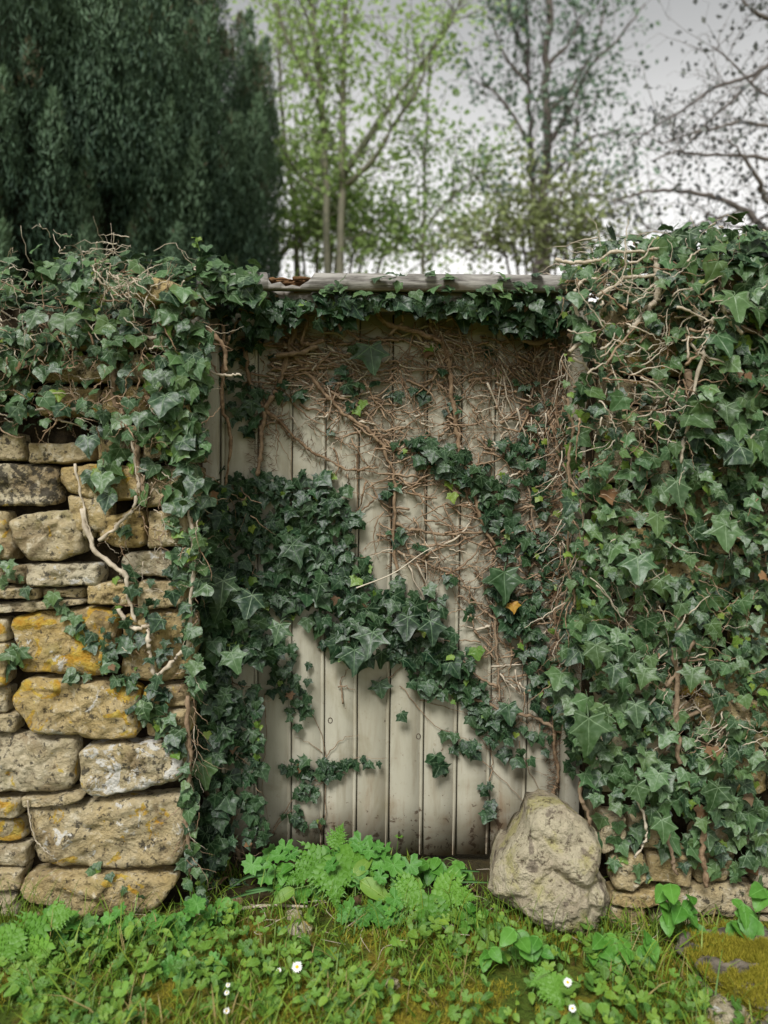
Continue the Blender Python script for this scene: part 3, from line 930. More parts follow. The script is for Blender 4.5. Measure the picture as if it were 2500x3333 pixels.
class Ivy:
    def __init__(s, label, loc):
        s.root = thing('ivy_plant', label, 'ivy', loc)
        s.L = []                              # leaves: centre, normal, tip, size, kind, material
        s.tw = MB()                           # fine twigs
        s.rt = MB()                           # rootlets
        s.loc = np.array(loc)

    def leaf(s, c, nrm, tip, size, kind, mk):
        if mk in ('ivy', 'ivy_wall') and rng.random() < 0.008:
            mk, size = 'ivy_dead', size * 0.85
        s.L.append((np.asarray(c, float), nrm, tip, size, kind, mk))

    def wall_leaf(s, c, size, kind, mk, up=0.45, spread=0.42, tipspread=0.55):
        nrm = (rng.normal() * spread, -1.0, up + rng.normal() * spread)
        tip = (rng.normal() * tipspread, -0.15, -1.0)
        s.leaf(c, nrm, tip, size, kind, mk)

    def stem(s, pts, r0, r1, mat, label=None, jit=0.004):
        q = catmull(pts, 9)
        kn = np.array([[noise.noise((a[0] * 28, a[2] * 28, c)) for c in (1.5, 5.5, 9.5)] for a in q])
        q = q + rng.normal(size=q.shape) * jit * 0.6 * np.array([1, 0.6, 1]) + kn * (0.004 + r0 * 0.6) * np.array([1, 0.3, 1])
        V, F = tube(q, r0, r1, 7, 0.20)
        o = link('stem', mesh_np('stem', V - s.loc, F, M[mat]), s.root)
        if label:
            o['label'] = label
        return q

    def twig(s, pts, r, wig=0.006, per=4, mi=0):
        q = catmull(pts, per)
        q = q + rng.normal(size=q.shape) * wig * np.array([1, 0.4, 1])
        r = r * (0.55 + 0.75 * rng.random() ** 2.2)
        V, F = tube(q, r * 1.15, r * 0.35, 4)
        s.tw.add(V, F, None, rng.random(), mi)
        return q

    def fuzz(s, path, width, dens, ln=(0.012, 0.03), y_surf=None, out=0.012):
        """aerial rootlets: short brown hairs standing out sideways from a stem"""
        path = np.asarray(path)
        seg = np.linalg.norm(np.diff(path, axis=0), axis=1)
        cum = np.concatenate([[0], np.cumsum(seg)])
        n = int(0.36 * dens * cum[-1])
        t = rng.random(n) * cum[-1]
        c = np.stack([np.interp(t, cum, path[:, k]) for k in range(3)], 1)
        T = np.stack([np.interp(t, cum, np.gradient(path[:, k])) for k in range(3)], 1)
        T /= np.linalg.norm(T, axis=1)[:, None] + 1e-9
        sd = rng.choice([-1, 1], n)
        Nv = np.stack([-T[:, 2] * sd, np.zeros(n), T[:, 0] * sd], 1)
        c = c + Nv * (rng.random(n) ** 1.5 * width)[:, None] + T * (rng.normal(size=n) * 0.004)[:, None]
        if y_surf is not None:
            c[:, 1] = y_surf - rng.random(n) * out
        d = Nv + rng.normal(size=(n, 3)) * 0.45 + T * rng.normal(size=n)[:, None] * 0.4
        d[:, 1] = np.clip(d[:, 1], -0.6, 0.15)
        d /= np.linalg.norm(d, axis=1)[:, None]
        L = rng.uniform(ln[0], ln[1], n)[:, None]
        w = np.cross(d, rng.normal(size=(n, 3)) + np.array([0, 1.0, 0]))
        w /= np.linalg.norm(w, axis=1)[:, None] + 1e-9
        hw = rng.uniform(0.0005, 0.0011, n)[:, None]
        mid = c + d * L * 0.55 + rng.normal(size=(n, 3)) * L * 0.09
        V = np.stack([c - w * hw, c + w * hw, mid + w * hw * 0.8, mid - w * hw * 0.8, c + d * L], 1).reshape(-1, 3)
        b = np.arange(n)[:, None, None] * 5
        F = (np.array([[0, 1, 2], [0, 2, 3], [3, 2, 4]])[None] + b).reshape(-1, 3)
        s.rt.add(V, F, None, np.repeat(rng.random(n), 5))

    def build(s, twmats=('twig', 'drytwig'), most=300):
        # the leaves that show largest become objects of their own
        sc = []
        for i, (c, nrm, tip, size, kind, mk) in enumerate(s.L):
            v = Vector(c) - CAM
            fac = abs(Vector(nrm).normalized().dot(v.normalized()))
            p = CROT.transposed() @ v
            inside = abs(p.x / -p.z) < 0.5 and abs(p.y / -p.z) < 0.665
            sc.append((size * (0.4 + fac) / v.length * (1.0 + 1.2 * max(0, (2.45 - c[1]))) * (1 if inside else 0.2) + (5 if mk in ('ivy_sick', 'ivy_red') else 0), i))
        sc.sort(reverse=True)
        rest = MB()
        buckets = {}
        for rank, (_, i) in enumerate(sc):
            c, nrm, tip, size, kind, mk = s.L[i]
            A = orient(nrm, tip, size)
            base = c - A @ np.array([0, 0.36, 0])
            v = int(rng.integers(16))
            if rank < most:
                o = link('leaf', leaf_mesh(kind, v, mk), s.root)
                m4 = Matrix([list(A[0]) + [base[0] - s.loc[0]], list(A[1]) + [base[1] - s.loc[1]], list(A[2]) + [base[2] - s.loc[2]], [0, 0, 0, 1]])
                o.matrix_local = m4
                if mk == 'ivy_sick':
                    o['label'] = 'yellowing ivy leaf'
                if mk == 'ivy_red':
                    o['label'] = 'reddened ivy leaf'
            else:
                buckets.setdefault((kind, v, mk), []).append((A, base))
        for (kind, v, mk), lst in buckets.items():
            scatter(rest, PROT[kind][v], [a for a, _ in lst], [b for _, b in lst], None, MKEY.index(mk))
        if rest.n:
            link('small_leaves', rest.mesh('small_leaves', [M[k] for k in MKEY], s.loc), s.root, kind='stuff')
        if s.tw.n:
            link('twigs', s.tw.mesh('twigs', [M[k] for k in twmats], s.loc), s.root, kind='stuff')
        if s.rt.n:
            link('rootlets', s.rt.mesh('rootlets', M['root'], s.loc), s.root, kind='stuff')


def inpoly(x, y, poly):
    c = False
    j = len(poly) - 1
    for i in range(len(poly)):
        xi, yi = poly[i]; xj, yj = poly[j]
        if (yi > y) != (yj > y) and x < (xj - xi) * (y - yi) / (yj - yi) + xi:
            c = not c
        j = i
    return c


def strokes(ivy, lst, Yb, kinds, mk, young=0.04, cnt=1.0, siz=1.0, rad_=1.0):
    """lst: x0,y0,x1,y1 (in 1659-wide pixels), radius, count, leaf size lo, hi (same pixels), depth of the cushion in m"""
    for (x0, y0, x1, y1, r, n, lo, hi, dp) in lst:
        n = max(1, int(n * cnt)); lo *= siz; hi *= siz; r *= rad_
        for k in range(n):
            t = rng.random()
            a, q = rng.random() * 2 * math.pi, r * math.sqrt(rng.random())
            x, y = x0 + (x1 - x0) * t + q * math.cos(a), y0 + (y1 - y0) * t + q * math.sin(a)
            u = rng.random()
            edge = 1 - 0.5 * (q / max(r, 1e-3))
            d = 0.012 + dp * u * edge
            sz = (lo + (hi - lo) * rng.random() ** 1.5 * (0.55 + 0.45 * u)) * K / FPX * Yb
            yg = rng.random() < young
            if yg:
                sz *= 0.6
            ivy.wall_leaf(Pv(x, y, Yb - d), sz, kinds[int(rng.integers(len(kinds)))], 'ivy_young' if yg else mk)


# ------------------------------------------------------------------ ivy on the door
iv = Ivy('dark ivy with fuzzy brown stems creeping over the door boards and beam', (0.15, Y_DOOR - 0.01, 0.0))
YD = Y_DOOR
DOORST = [
    (510, 730, 550, 760, 35, 22, 20, 36, 0.06), (1080, 690, 1200, 720, 30, 26, 20, 36, 0.08),
    (730, 822, 790, 832, 22, 14, 22, 40, 0.04), (640, 850, 665, 852, 14, 6, 22, 34, 0.03), (840, 850, 865, 852, 12, 4, 22, 32, 0.03),
    (480, 790, 550, 890, 45, 44, 20, 42, 0.06), (500, 900, 545, 930, 25, 8, 26, 40, 0.05),
    (965, 885, 985, 890, 12, 5, 22, 34, 0.03), (945, 800, 965, 805, 14, 4, 18, 28, 0.03), (705, 940, 712, 943, 8, 2, 22, 28, 0.02),
    (850, 975, 905, 955, 14, 12, 22, 34, 0.04), (920, 955, 930, 960, 14, 4, 34, 44, 0.05), (925, 985, 1000, 1015, 32, 38, 24, 46, 0.06),
    (1000, 1015, 1090, 1085, 38, 48, 22, 44, 0.06), (1085, 965, 1120, 985, 22, 12, 20, 36, 0.04), (1050, 1120, 1110, 1160, 28, 16, 22, 40, 0.04),
    (860, 1050, 862, 1052, 6, 1, 40, 44, 0.03), (850, 1125, 862, 1160, 10, 4, 20, 32, 0.03), (905, 1180, 920, 1185, 12, 4, 18, 28, 0.03),
    (1120, 820, 1180, 870, 26, 14, 14, 26, 0.03), (1140, 900, 1190, 960, 26, 12, 14, 28, 0.03), (1150, 1000, 1190, 1120, 24, 14, 18, 34, 0.04),
    (480, 1040, 620, 1065, 30, 45, 22, 44, 0.06), (620, 1050, 745, 1095, 38, 58, 24, 50, 0.07), (720, 1100, 770, 1160, 30, 22, 24, 46, 0.06),
    (600, 1100, 700, 1150, 36, 40, 22, 44, 0.06), (640, 1180, 760, 1230, 42, 60, 24, 50, 0.07), (480, 1100, 570, 1180, 55, 75, 22, 42, 0.07),
    (490, 1230, 640, 1300, 46, 66, 24, 50, 0.08), (650, 1255, 900, 1320, 50, 110, 26, 54, 0.09), (700, 1330, 960, 1370, 34, 70, 26, 54, 0.09),
    (715, 1385, 800, 1425, 34, 34, 26, 52, 0.08), (840, 1390, 1000, 1450, 36, 62, 26, 54, 0.08), (880, 1460, 1010, 1515, 24, 26, 24, 46, 0.06),
    (812, 1482, 825, 1488, 8, 2, 44, 52, 0.06), (970, 1480, 1040, 1540, 24, 18, 22, 40, 0.05),
    (940, 1585, 1060, 1645, 16, 12, 26, 42, 0.04), (940, 1655, 965, 1662, 12, 4, 38, 50, 0.05), (875, 1545, 885, 1548, 6, 2, 28, 34, 0.04), (1048, 1695, 1056, 1775, 9, 7, 24, 40, 0.04),
    (1040, 1550, 1130, 1640, 28, 20, 24, 44, 0.05), (560, 1385, 650, 1470, 36, 46, 22, 44, 0.06), (600, 1470, 655, 1545, 28, 26, 20, 36, 0.04),
    (615, 1655, 660, 1665, 18, 20, 16, 32, 0.03), (640, 1660, 720, 1670, 22, 34, 18, 36, 0.04), (720, 1655, 820, 1643, 9, 14, 18, 32, 0.03),
    (640, 1700, 690, 1740, 18, 18, 16, 32, 0.03), (600, 1770, 690, 1780, 14, 12, 18, 32, 0.03), (640, 1745, 650, 1770, 14, 6, 16, 28, 0.02),
    (1075, 1240, 1100, 1300, 34, 14, 26, 44, 0.06), (1100, 1310, 1150, 1420, 30, 34, 24, 44, 0.05), (1120, 1170, 1180, 1210, 30, 20, 22, 40, 0.05),
    (1140, 1430, 1185, 1560, 26, 26, 22, 42, 0.05), (1005, 1310, 1020, 1320, 16, 7, 20, 32, 0.03), (950, 1245, 985, 1255, 14, 6, 22, 34, 0.03),
    (1150, 1250, 1200, 1350, 24, 18, 20, 36, 0.05),
]
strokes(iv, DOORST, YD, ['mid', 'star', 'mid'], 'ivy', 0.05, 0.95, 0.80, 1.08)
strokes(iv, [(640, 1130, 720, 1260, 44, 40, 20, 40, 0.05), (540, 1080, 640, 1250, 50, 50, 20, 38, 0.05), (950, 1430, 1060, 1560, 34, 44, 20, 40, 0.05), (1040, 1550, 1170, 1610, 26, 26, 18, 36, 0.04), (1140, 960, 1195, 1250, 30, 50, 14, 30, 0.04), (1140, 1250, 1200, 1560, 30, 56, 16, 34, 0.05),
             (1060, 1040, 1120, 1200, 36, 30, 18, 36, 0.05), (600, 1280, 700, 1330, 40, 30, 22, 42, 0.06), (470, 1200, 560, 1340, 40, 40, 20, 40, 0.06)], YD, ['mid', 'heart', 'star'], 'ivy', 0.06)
strokes(iv, [(1222, 900, 1232, 1300, 14, 60, 14, 30, 0.05), (1226, 1300, 1238, 1680, 14, 70, 18, 36, 0.06)], 2.42, ['mid', 'star'], 'ivy', 0.08)
for k in range(34):                                   # small sprigs sprouting from the bare stems
    x, y = rng.uniform(600, 1200), rng.uniform(740, 1500)
    if y > 1000 + (x - 600) * 0.9 - 60 and x < 900:
        continue
    for j in range(int(rng.integers(1, 5))):
        iv.wall_leaf(Pv(x + rng.normal() * 13, y + rng.normal() * 11, YD - 0.015 - 0.02 * rng.random()), rng.uniform(13, 30) * K / FPX * YD, 'mid', 'ivy_young' if rng.random() < 0.15 else 'ivy')
strokes(iv, [(480, 655, 1215, 657, 17, 105, 16, 42, 0.10), (480, 672, 640, 676, 20, 46, 18, 42, 0.06), (690, 668, 800, 676, 20, 34, 18, 46, 0.07), (860, 664, 960, 672, 14, 20, 18, 38, 0.05), (970, 672, 1215, 684, 22, 80, 18, 44, 0.06), (740, 612, 800, 630, 14, 12, 16, 32, 0.05), (860, 606, 930, 634, 14, 16, 14, 30, 0.06), (500, 705, 620, 710, 16, 26, 20, 36, 0.03), (1060, 705, 1215, 712, 18, 40, 20, 36, 0.03),
             (690, 698, 760, 700, 12, 12, 20, 36, 0.02)], 2.385, ['mid', 'heart', 'star'], 'ivy', 0.03)
# leaves lying over the beam, sky light put in by the lighter leaf colour
for k in range(46):
    x = rng.uniform(690, 1195)
    y = rng.choice([rng.uniform(588, 604), rng.uniform(600, 632), rng.uniform(618, 640)])
    on = y < 604
    iv.leaf(Pv(x, y, 2.305 - rng.random() * 0.02), (rng.normal() * 0.4, -0.7, 0.9 + rng.normal() * 0.3) if not on else (rng.normal() * 0.4, -0.4, 1), (rng.normal() * 0.7, -0.6, -0.7), rng.uniform(17, 30) * K / FPX * 2.3, ['mid', 'heart'][int(rng.integers(2))], 'ivy_wall')
for (x, y, s_, d) in ((803, 772, 62, 0.07), (1000, 680, 62, 0.10), (660, 652, 56, 0.12), (1090, 1262, 72, 0.07), (638, 1195, 56, 0.08), (800, 1388, 64, 0.11), (932, 1360, 54, 0.10), (765, 1425, 58, 0.10), (880, 1352, 54, 0.09), (1100, 1540, 46, 0.06)):
    iv.wall_leaf(Pv(x, y, YD - d), s_ * K / FPX * YD, 'star', 'ivy' if y > 700 else 'ivy_wall', 0.35, 0.15, 0.2)
iv.wall_leaf(Pv(1108, 1312, YD - 0.06), 24 * K / FPX * YD, 'mid', 'ivy_sick')
# woody stems, traced
STEMS = [
    ([(525, 735), (540, 820), (570, 880), (612, 920), (660, 962), (705, 992), (760, 1014), (815, 1012)], 0.0085, 0.004, 0.028, 1500),
    ([(648, 650), (640, 700), (622, 770), (600, 840), (572, 885), (566, 950), (556, 1030)], 0.0120, 0.007, 0.040, 2600),
    ([(610, 735), (650, 790), (700, 850), (745, 895), (800, 930), (832, 975), (852, 1040), (850, 1150), (856, 1235)], 0.0080, 0.005, 0.028, 1700),
    ([(925, 700), (962, 755), (975, 830), (983, 900), (1000, 1000), (1030, 1100), (1062, 1170), (1105, 1222)], 0.0085, 0.0075, 0.030, 1500),
    ([(1075, 1225), (1070, 1340), (1075, 1440), (1078, 1520)], 0.0060, 0.0040, 0.022, 1600),
    ([(1020, 1505), (1090, 1535), (1160, 1550), (1225, 1590)], 0.0060, 0.0060, 0.030, 2200),
    ([(860, 1190), (940, 1225), (1000, 1260), (1050, 1330)], 0.0045, 0.0030, 0.022, 1100),
    ([(855, 1130), (900, 1145), (960, 1155), (1040, 1150)], 0.0060, 0.0050, 0.012, 500),
    ([(1180, 780), (1150, 850), (1130, 950), (1140, 1060), (1160, 1180)], 0.0050, 0.0035, 0.026, 1300),
    ([(1195, 690), (1205, 800), (1200, 920), (1212, 1060), (1205, 1200)], 0.0060, 0.0050, 0.030, 1600),
    ([(1205, 1200), (1200, 1320), (1208, 1450), (1198, 1560), (1204, 1680), (1196, 1720)], 0.0060, 0.0080, 0.030, 2600),
    ([(700, 840), (760, 870), (800, 905), (835, 965)], 0.0050, 0.0040, 0.026, 1100),
    ([(985, 1290), (1020, 1300), (1060, 1310)], 0.0040, 0.0030, 0.030, 1400),
    ([(1150, 740), (1165, 820), (1185, 900)], 0.005, 0.004, 0.03, 1500),
]
for pts, r0, r1, fw, fd in STEMS:
    q = iv.stem([Pv(x, y, YD - 0.012 - r0) for x, y in pts], r0 * 0.85, r1 * 0.85, 'vine', None, 0.0028)
    iv.fuzz(q, fw, fd, (0.010, 0.028), YD - 0.003)
    iv.fuzz(q, 0.004, 900, (0.005, 0.014))
for pts, r in (([(1117, 640), (1119, 715), (1148, 742), (1198, 727), (1225, 712)], 0.0085), ([(785, 640), (830, 692), (900, 716), (952, 735)], 0.009), ([(862, 645), (868, 690), (840, 720)], 0.006),
               ([(650, 640), (662, 700), (652, 745), (700, 735)], 0.007), ([(735, 700), (775, 735)], 0.006), ([(1085, 655), (1110, 680), (1130, 700)], 0.006), ([(600, 770), (640, 765), (690, 745)], 0.008)):
    iv.stem([Pv(x, y, YD - 0.06) for x, y in pts], r, r * 0.8, 'vine', None, 0.0015)
# crossing bunches of straight roots under the beam
for (cx, cy, a0, a1, n) in ((930, 735, -5, 75, 80), (600, 790, -28, 20, 46), (640, 740, 0, 70, 34), (1180, 760, 95, 160, 36), (960, 700, 60, 160, 30), (1090, 790, 20, 100, 44), (1170, 900, 60, 130, 40), (700, 760, -20, 60, 24)):
    for k in range(n):
        a = R(rng.uniform(a0, a1)); L = rng.uniform(45, 150)
        x, y = cx + rng.normal() * 26, cy + rng.normal() * 20
        bend = rng.normal() * 0.14
        pts = [Pv(x + math.cos(a + bend * t) * L * t, y + math.sin(a + bend * t) * L * t, YD - 0.008 - 0.03 * rng.random() * (1 - t)) for t in (0, 0.35, 0.7, 1)]
        iv.twig(pts, rng.uniform(0.0015, 0.0036), 0.0015, 3, 1 if rng.random() < 0.35 else 0)
# fine wandering twigs on the boards
TW = [(560, 730), (1215, 710), (1215, 1500), (1060, 1500), (1000, 1290), (860, 1220), (790, 1140), (740, 1000), (640, 930), (560, 900)]
k = 0
while k < 800:
    x, y = rng.uniform(560, 1215), rng.uniform(720, 1500)
    if not inpoly(x, y, TW):
        continue
    k += 1
    a = R(rng.choice([rng.normal(12, 20), rng.normal(-28, 16), rng.normal(168, 22), rng.normal(55, 18)]))
    L = rng.uniform(35, 120)
    c1 = rng.normal() * 0.5
    pts, px, py, an = [], x, y, a
    for t in range(6):
        pts.append(Pv(px, py, YD - 0.006 - rng.random() * 0.020))
        an += c1 * 0.25 + rng.normal() * 0.20
        px += math.cos(an) * L / 5; py += math.sin(an) * L / 5
    q = iv.twig(pts, rng.uniform(0.0020, 0.0042), 0.0014, 3, 1 if rng.random() < 0.15 else 0)
    if rng.random() < 0.30:
        iv.fuzz(q, 0.004, 350, (0.004, 0.011), YD - 0.002, 0.004)
    if rng.random() < 0.5:
        j = int(rng.integers(3, len(q) - 2)); b = q[j]
        an2 = a + rng.choice([-1, 1]) * rng.uniform(0.5, 1.1)
        l2 = rng.uniform(0.03, 0.08)
        iv.twig([b, b + np.array([math.cos(an2) * l2 * 0.5, 0.001, -math.sin(an2) * l2 * 0.5]), b + np.array([math.cos(an2 + 0.3) * l2, 0.001, -math.sin(an2 + 0.3) * l2])], 0.0011, 0.001, 3)
# vertical shoots along the board joints
for v in edges_v[2:-1]:
    for k in range(3):
        y0 = rng.uniform(760, 1150)
        iv.twig([Pv(v + rng.normal() * 2 - 1, y0 + t * rng.uniform(30, 55), YD - 0.004) for t in range(5)], 0.0016, 0.0012, 3)
# a horizontal dry tendril and long bare twigs lower down
iv.twig([Pv(x, y, YD - 0.02) for x, y in ((800, 936), (880, 942), (960, 938), (1060, 932), (1190, 938))], 0.0017, 0.001, 5)
for pts in ([(700, 1780), (700, 1610), (640, 1490), (600, 1430)], [(700, 1640), (735, 1600), (775, 1585)], [(698, 1625), (640, 1590)], [(570, 1500), (575, 1600), (568, 1700), (585, 1800)],
            [(865, 1480), (930, 1560), (990, 1590), (1100, 1640), (1190, 1680)], [(1000, 1600), (1060, 1660), (1140, 1740)], [(905, 1510), (1000, 1540), (1120, 1590)], [(590, 1790), (640, 1720), (700, 1690), (760, 1640), (835, 1638)],
            [(700, 1690), (640, 1670), (605, 1650)], [(1010, 1560), (1090, 1630), (1190, 1640)], [(1056, 1690), (1064, 1640), (1030, 1580)], [(820, 1480), (870, 1440)], [(1120, 1600), (1150, 1680), (1200, 1760)],
            [(740, 1520), (738, 1470), (755, 1440)], [(730, 1480), (770, 1490)], [(560, 1850), (600, 1780), (640, 1740)]):
    iv.twig([Pv(x, y, YD - 0.008) for x, y in pts], 0.0021, 0.0022, 7)
iv.build()

# pale dead stalk caught in the ivy
q = catmull([Pv(x, y, YD - 0.13 + 0.05 * i) for i, (x, y) in enumerate(((770, 1270), (850, 1238), (920, 1190), (998, 1152)))], 6)
V, F = tube(q, 0.0024, 0.0014, 5)
o = link('dry_stalk', mesh_np('dry_stalk', V, F, M['palestalk']))
tag(o, 'long pale dead stalk slanting across the ivy mid-door', 'stalk')

# ------------------------------------------------------------------ ivy in the left reveal
ij = Ivy('column of small dark ivy leaves filling the left reveal beside the door', (-0.50, 2.34, 0.0))
YJ = 2.36
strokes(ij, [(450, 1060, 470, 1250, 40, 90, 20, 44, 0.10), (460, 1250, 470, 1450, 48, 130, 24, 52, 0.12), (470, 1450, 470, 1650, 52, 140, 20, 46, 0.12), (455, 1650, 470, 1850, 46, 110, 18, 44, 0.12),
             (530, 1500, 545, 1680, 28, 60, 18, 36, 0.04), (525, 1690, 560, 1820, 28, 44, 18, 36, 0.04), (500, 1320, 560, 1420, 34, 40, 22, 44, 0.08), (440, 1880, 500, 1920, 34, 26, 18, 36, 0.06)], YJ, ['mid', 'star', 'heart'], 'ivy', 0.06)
for (x, y, s_) in ((505, 1425, 48), (480, 1275, 56), (540, 1305, 54), (425, 1490, 52), (440, 1670, 54), (600, 1365, 46)):
    ij.wall_leaf(Pv(x, y, YJ - 0.13), s_ * K / FPX * YJ, 'star', 'ivy_wall', 0.35, 0.15, 0.25)
for pts, r in (([(440, 1840), (455, 1760), (430, 1600), (450, 1400), (440, 1200), (470, 1050)], 0.012), ([(470, 1950), (452, 1850), (446, 1800)], 0.016), ([(520, 1860), (500, 1790), (520, 1640), (500, 1450)], 0.006),
               ([(425, 1890), (412, 1800), (405, 1700), (415, 1560)], 0.010)):
    q = ij.stem([Pv(x, y, YJ + 0.04) for x, y in pts], r, r * 0.6, 'vine', None, 0.003)
    ij.fuzz(q, 0.02, 700, (0.008, 0.022))
for k in range(120):
    x, y = rng.uniform(425, 545), rng.uniform(1050, 1950)
    a = R(rng.normal(90, 45)); L = rng.uniform(25, 75)
    pts = [Pv(x + math.cos(a + rng.normal() * 0.2) * L * t, y + math.sin(a + rng.normal() * 0.2) * L * t, YJ + rng.uniform(-0.05, 0.08)) for t in (0, 0.5, 1)]
    ij.twig(pts, rng.uniform(0.0010, 0.0020), 0.002, 3, 0)
for pts in ([(490, 740), (480, 860), (500, 960), (478, 1080)], [(470, 690), (560, 650), (600, 640)], [(480, 700), (490, 740), (520, 690), (565, 668)]):
    ij.stem([Pv(x, y, 2.36) for x, y in pts], 0.006, 0.004, 'vine', None, 0.003)
ij.build()

# ------------------------------------------------------------------ ivy over the left wall
il = Ivy('lighter ivy with heart-shaped leaves heaped over the left wall top', (-0.95, Y_WALL - 0.02, 0.0))
YW = Y_WALL


def mass(ivy, poly, n, lo, hi, dp, kinds, mk, young, gaps=0.0, small=0.35, up=0.55, gscale=0.011):
    k = 0
    xs_ = [p[0] for p in poly]; ys_ = [p[1] for p in poly]
    tries = 0
    while k < n and tries < n * 30:
        tries += 1
        x, y = rng.uniform(min(xs_), max(xs_)), rng.uniform(min(ys_), max(ys_))
        if not inpoly(x, y, poly):
            continue
        g = noise.noise((x * gscale, y * gscale, 7.7))
        if gaps and g < -0.25 + gaps * 0.5 and rng.random() < gaps:
            continue
        k += 1
        u = rng.random()
        cush = dp * (0.55 + 0.45 * noise.noise((x * 0.02, y * 0.02, 2.2)))
        d = 0.015 + cush * u
        if rng.random() < small:
            sz = rng.uniform(lo * 0.55, lo)
            d *= 0.6
        else:
            sz = lo + (hi - lo) * rng.random() ** 1.6
        yg = rng.random() < young
        if yg:
            sz = min(sz * 0.65, hi * 0.6); d *= 0.75
        ivy.wall_leaf(Pv(x, y, YW - d), sz * K / FPX * YW, kinds[int(rng.integers(len(kinds)))], 'ivy_young' if yg else mk, up, 0.46, 0.6)


def crest(ivy, xs0, xs1, topf, n, lo, hi, kinds, mk, thick=0.10, y0=2.12, y1=2.62, young=0.05):
    """leaves lying on the wall top, facing the sky"""
    for k in range(n):
        X = rng.uniform(xs0, xs1); Y = rng.uniform(y0, y1)
        Z = topf(X) + thick * rng.random() + 0.03 * noise.noise((X * 7, Y * 7, 0))
        nrm = (rng.normal() * 0.45, -0.45 + rng.normal() * 0.4, 1.0)
        tip = (rng.normal(), -1.0 + rng.normal() * 0.5, -0.5)
        yg = rng.random() < young
        ivy.leaf((X, Y, Z), nrm, tip, rng.uniform(lo, hi) * (0.7 if yg else 1), kinds[int(rng.integers(len(kinds)))], 'ivy_young' if yg else mk)


LP = [(-90, 610), (60, 590), (120, 560), (220, 545), (320, 590), (430, 610), (450, 700), (450, 800), (448, 960), (430, 1010), (380, 1000), (300, 960), (200, 930), (90, 935), (-90, 925)]
mass(il, LP, 560, 20, 46, 0.15, ['heart', 'heart', 'mid'], 'ivy_wall', 0.08, 0.75, 0.4)
mass(il, [(350, 620), (450, 640), (455, 780), (450, 980), (415, 1040), (350, 960), (340, 800)], 170, 22, 48, 0.17, ['heart', 'mid'], 'ivy_wall', 0.05, 0.2)
mass(il, [(160, 980), (440, 980), (450, 1100), (400, 1130), (330, 1080), (240, 1060), (170, 1030)], 40, 22, 50, 0.06, ['heart', 'mid'], 'ivy_wall', 0.08)
mass(il, [(330, 1060), (450, 1040), (450, 1300), (400, 1300), (370, 1150)], 46, 20, 46, 0.06, ['heart', 'star'], 'ivy_wall', 0.12)
mass(il, [(190, 1250), (420, 1230), (410, 1420), (330, 1560), (400, 1600), (380, 1650), (270, 1500), (220, 1400)], 84, 18, 42, 0.05, ['mid', 'star'], 'ivy', 0.05, 0.3)
strokes(il, [(0, 1180, 40, 1290, 26, 14, 18, 36, 0.04), (80, 1270, 200, 1390, 14, 14, 22, 40, 0.03), (20, 1420, 40, 1450, 22, 5, 40, 56, 0.04), (210, 1410, 240, 1450, 18, 10, 22, 36, 0.03),
             (150, 1465, 300, 1480, 8, 10, 20, 36, 0.03), (195, 1870, 300, 1945, 14, 12, 18, 32, 0.03), (300, 1530, 390, 1600, 24, 26, 24, 42, 0.05), (205, 1010, 235, 1090, 16, 5, 34, 46, 0.04),
             (400, 1130, 425, 1500, 16, 40, 18, 40, 0.06), (390, 1600, 425, 1960, 20, 46, 18, 36, 0.06), (270, 1140, 270, 1160, 14, 4, 18, 26, 0.03)], YW, ['mid', 'heart', 'star'], 'ivy_wall', 0.10)
for (x, y, s_) in ((352, 870, 58), (140, 695, 50), (190, 960, 50), (232, 1085, 42), (218, 1040, 44), (330, 815, 40), (70, 690, 46), (300, 905, 40), (420, 1050, 46)):
    il.wall_leaf(Pv(x, y, YW - 0.13), s_ * K / FPX * YW, 'heart', 'ivy_wall', 0.6, 0.12, 0.15)
topL = lambda X: 1.74 + 0.11 * math.exp(-((X + 0.83) / 0.16) ** 2) + 0.02 * math.sin(X * 9)
crest(il, -1.5, -0.50, topL, 330, 0.028, 0.058, ['heart', 'mid'], 'ivy_wall', 0.09)
crest(il, -0.62, -0.36, lambda X: 1.78, 90, 0.028, 0.056, ['heart', 'mid'], 'ivy_wall', 0.09, 2.12, 2.45)
for k in range(45):
    x = rng.uniform(440, 560); y = rng.uniform(600, 650)
    il.wall_leaf(Pv(x, y, 2.2 - rng.random() * 0.05), rng.uniform(20, 40) * K / FPX * 2.2, 'heart', 'ivy_wall', 0.7)
il.wall_leaf(Pv(381, 640, 2.08), 26 * K / FPX * YW, 'heart', 'ivy_red')
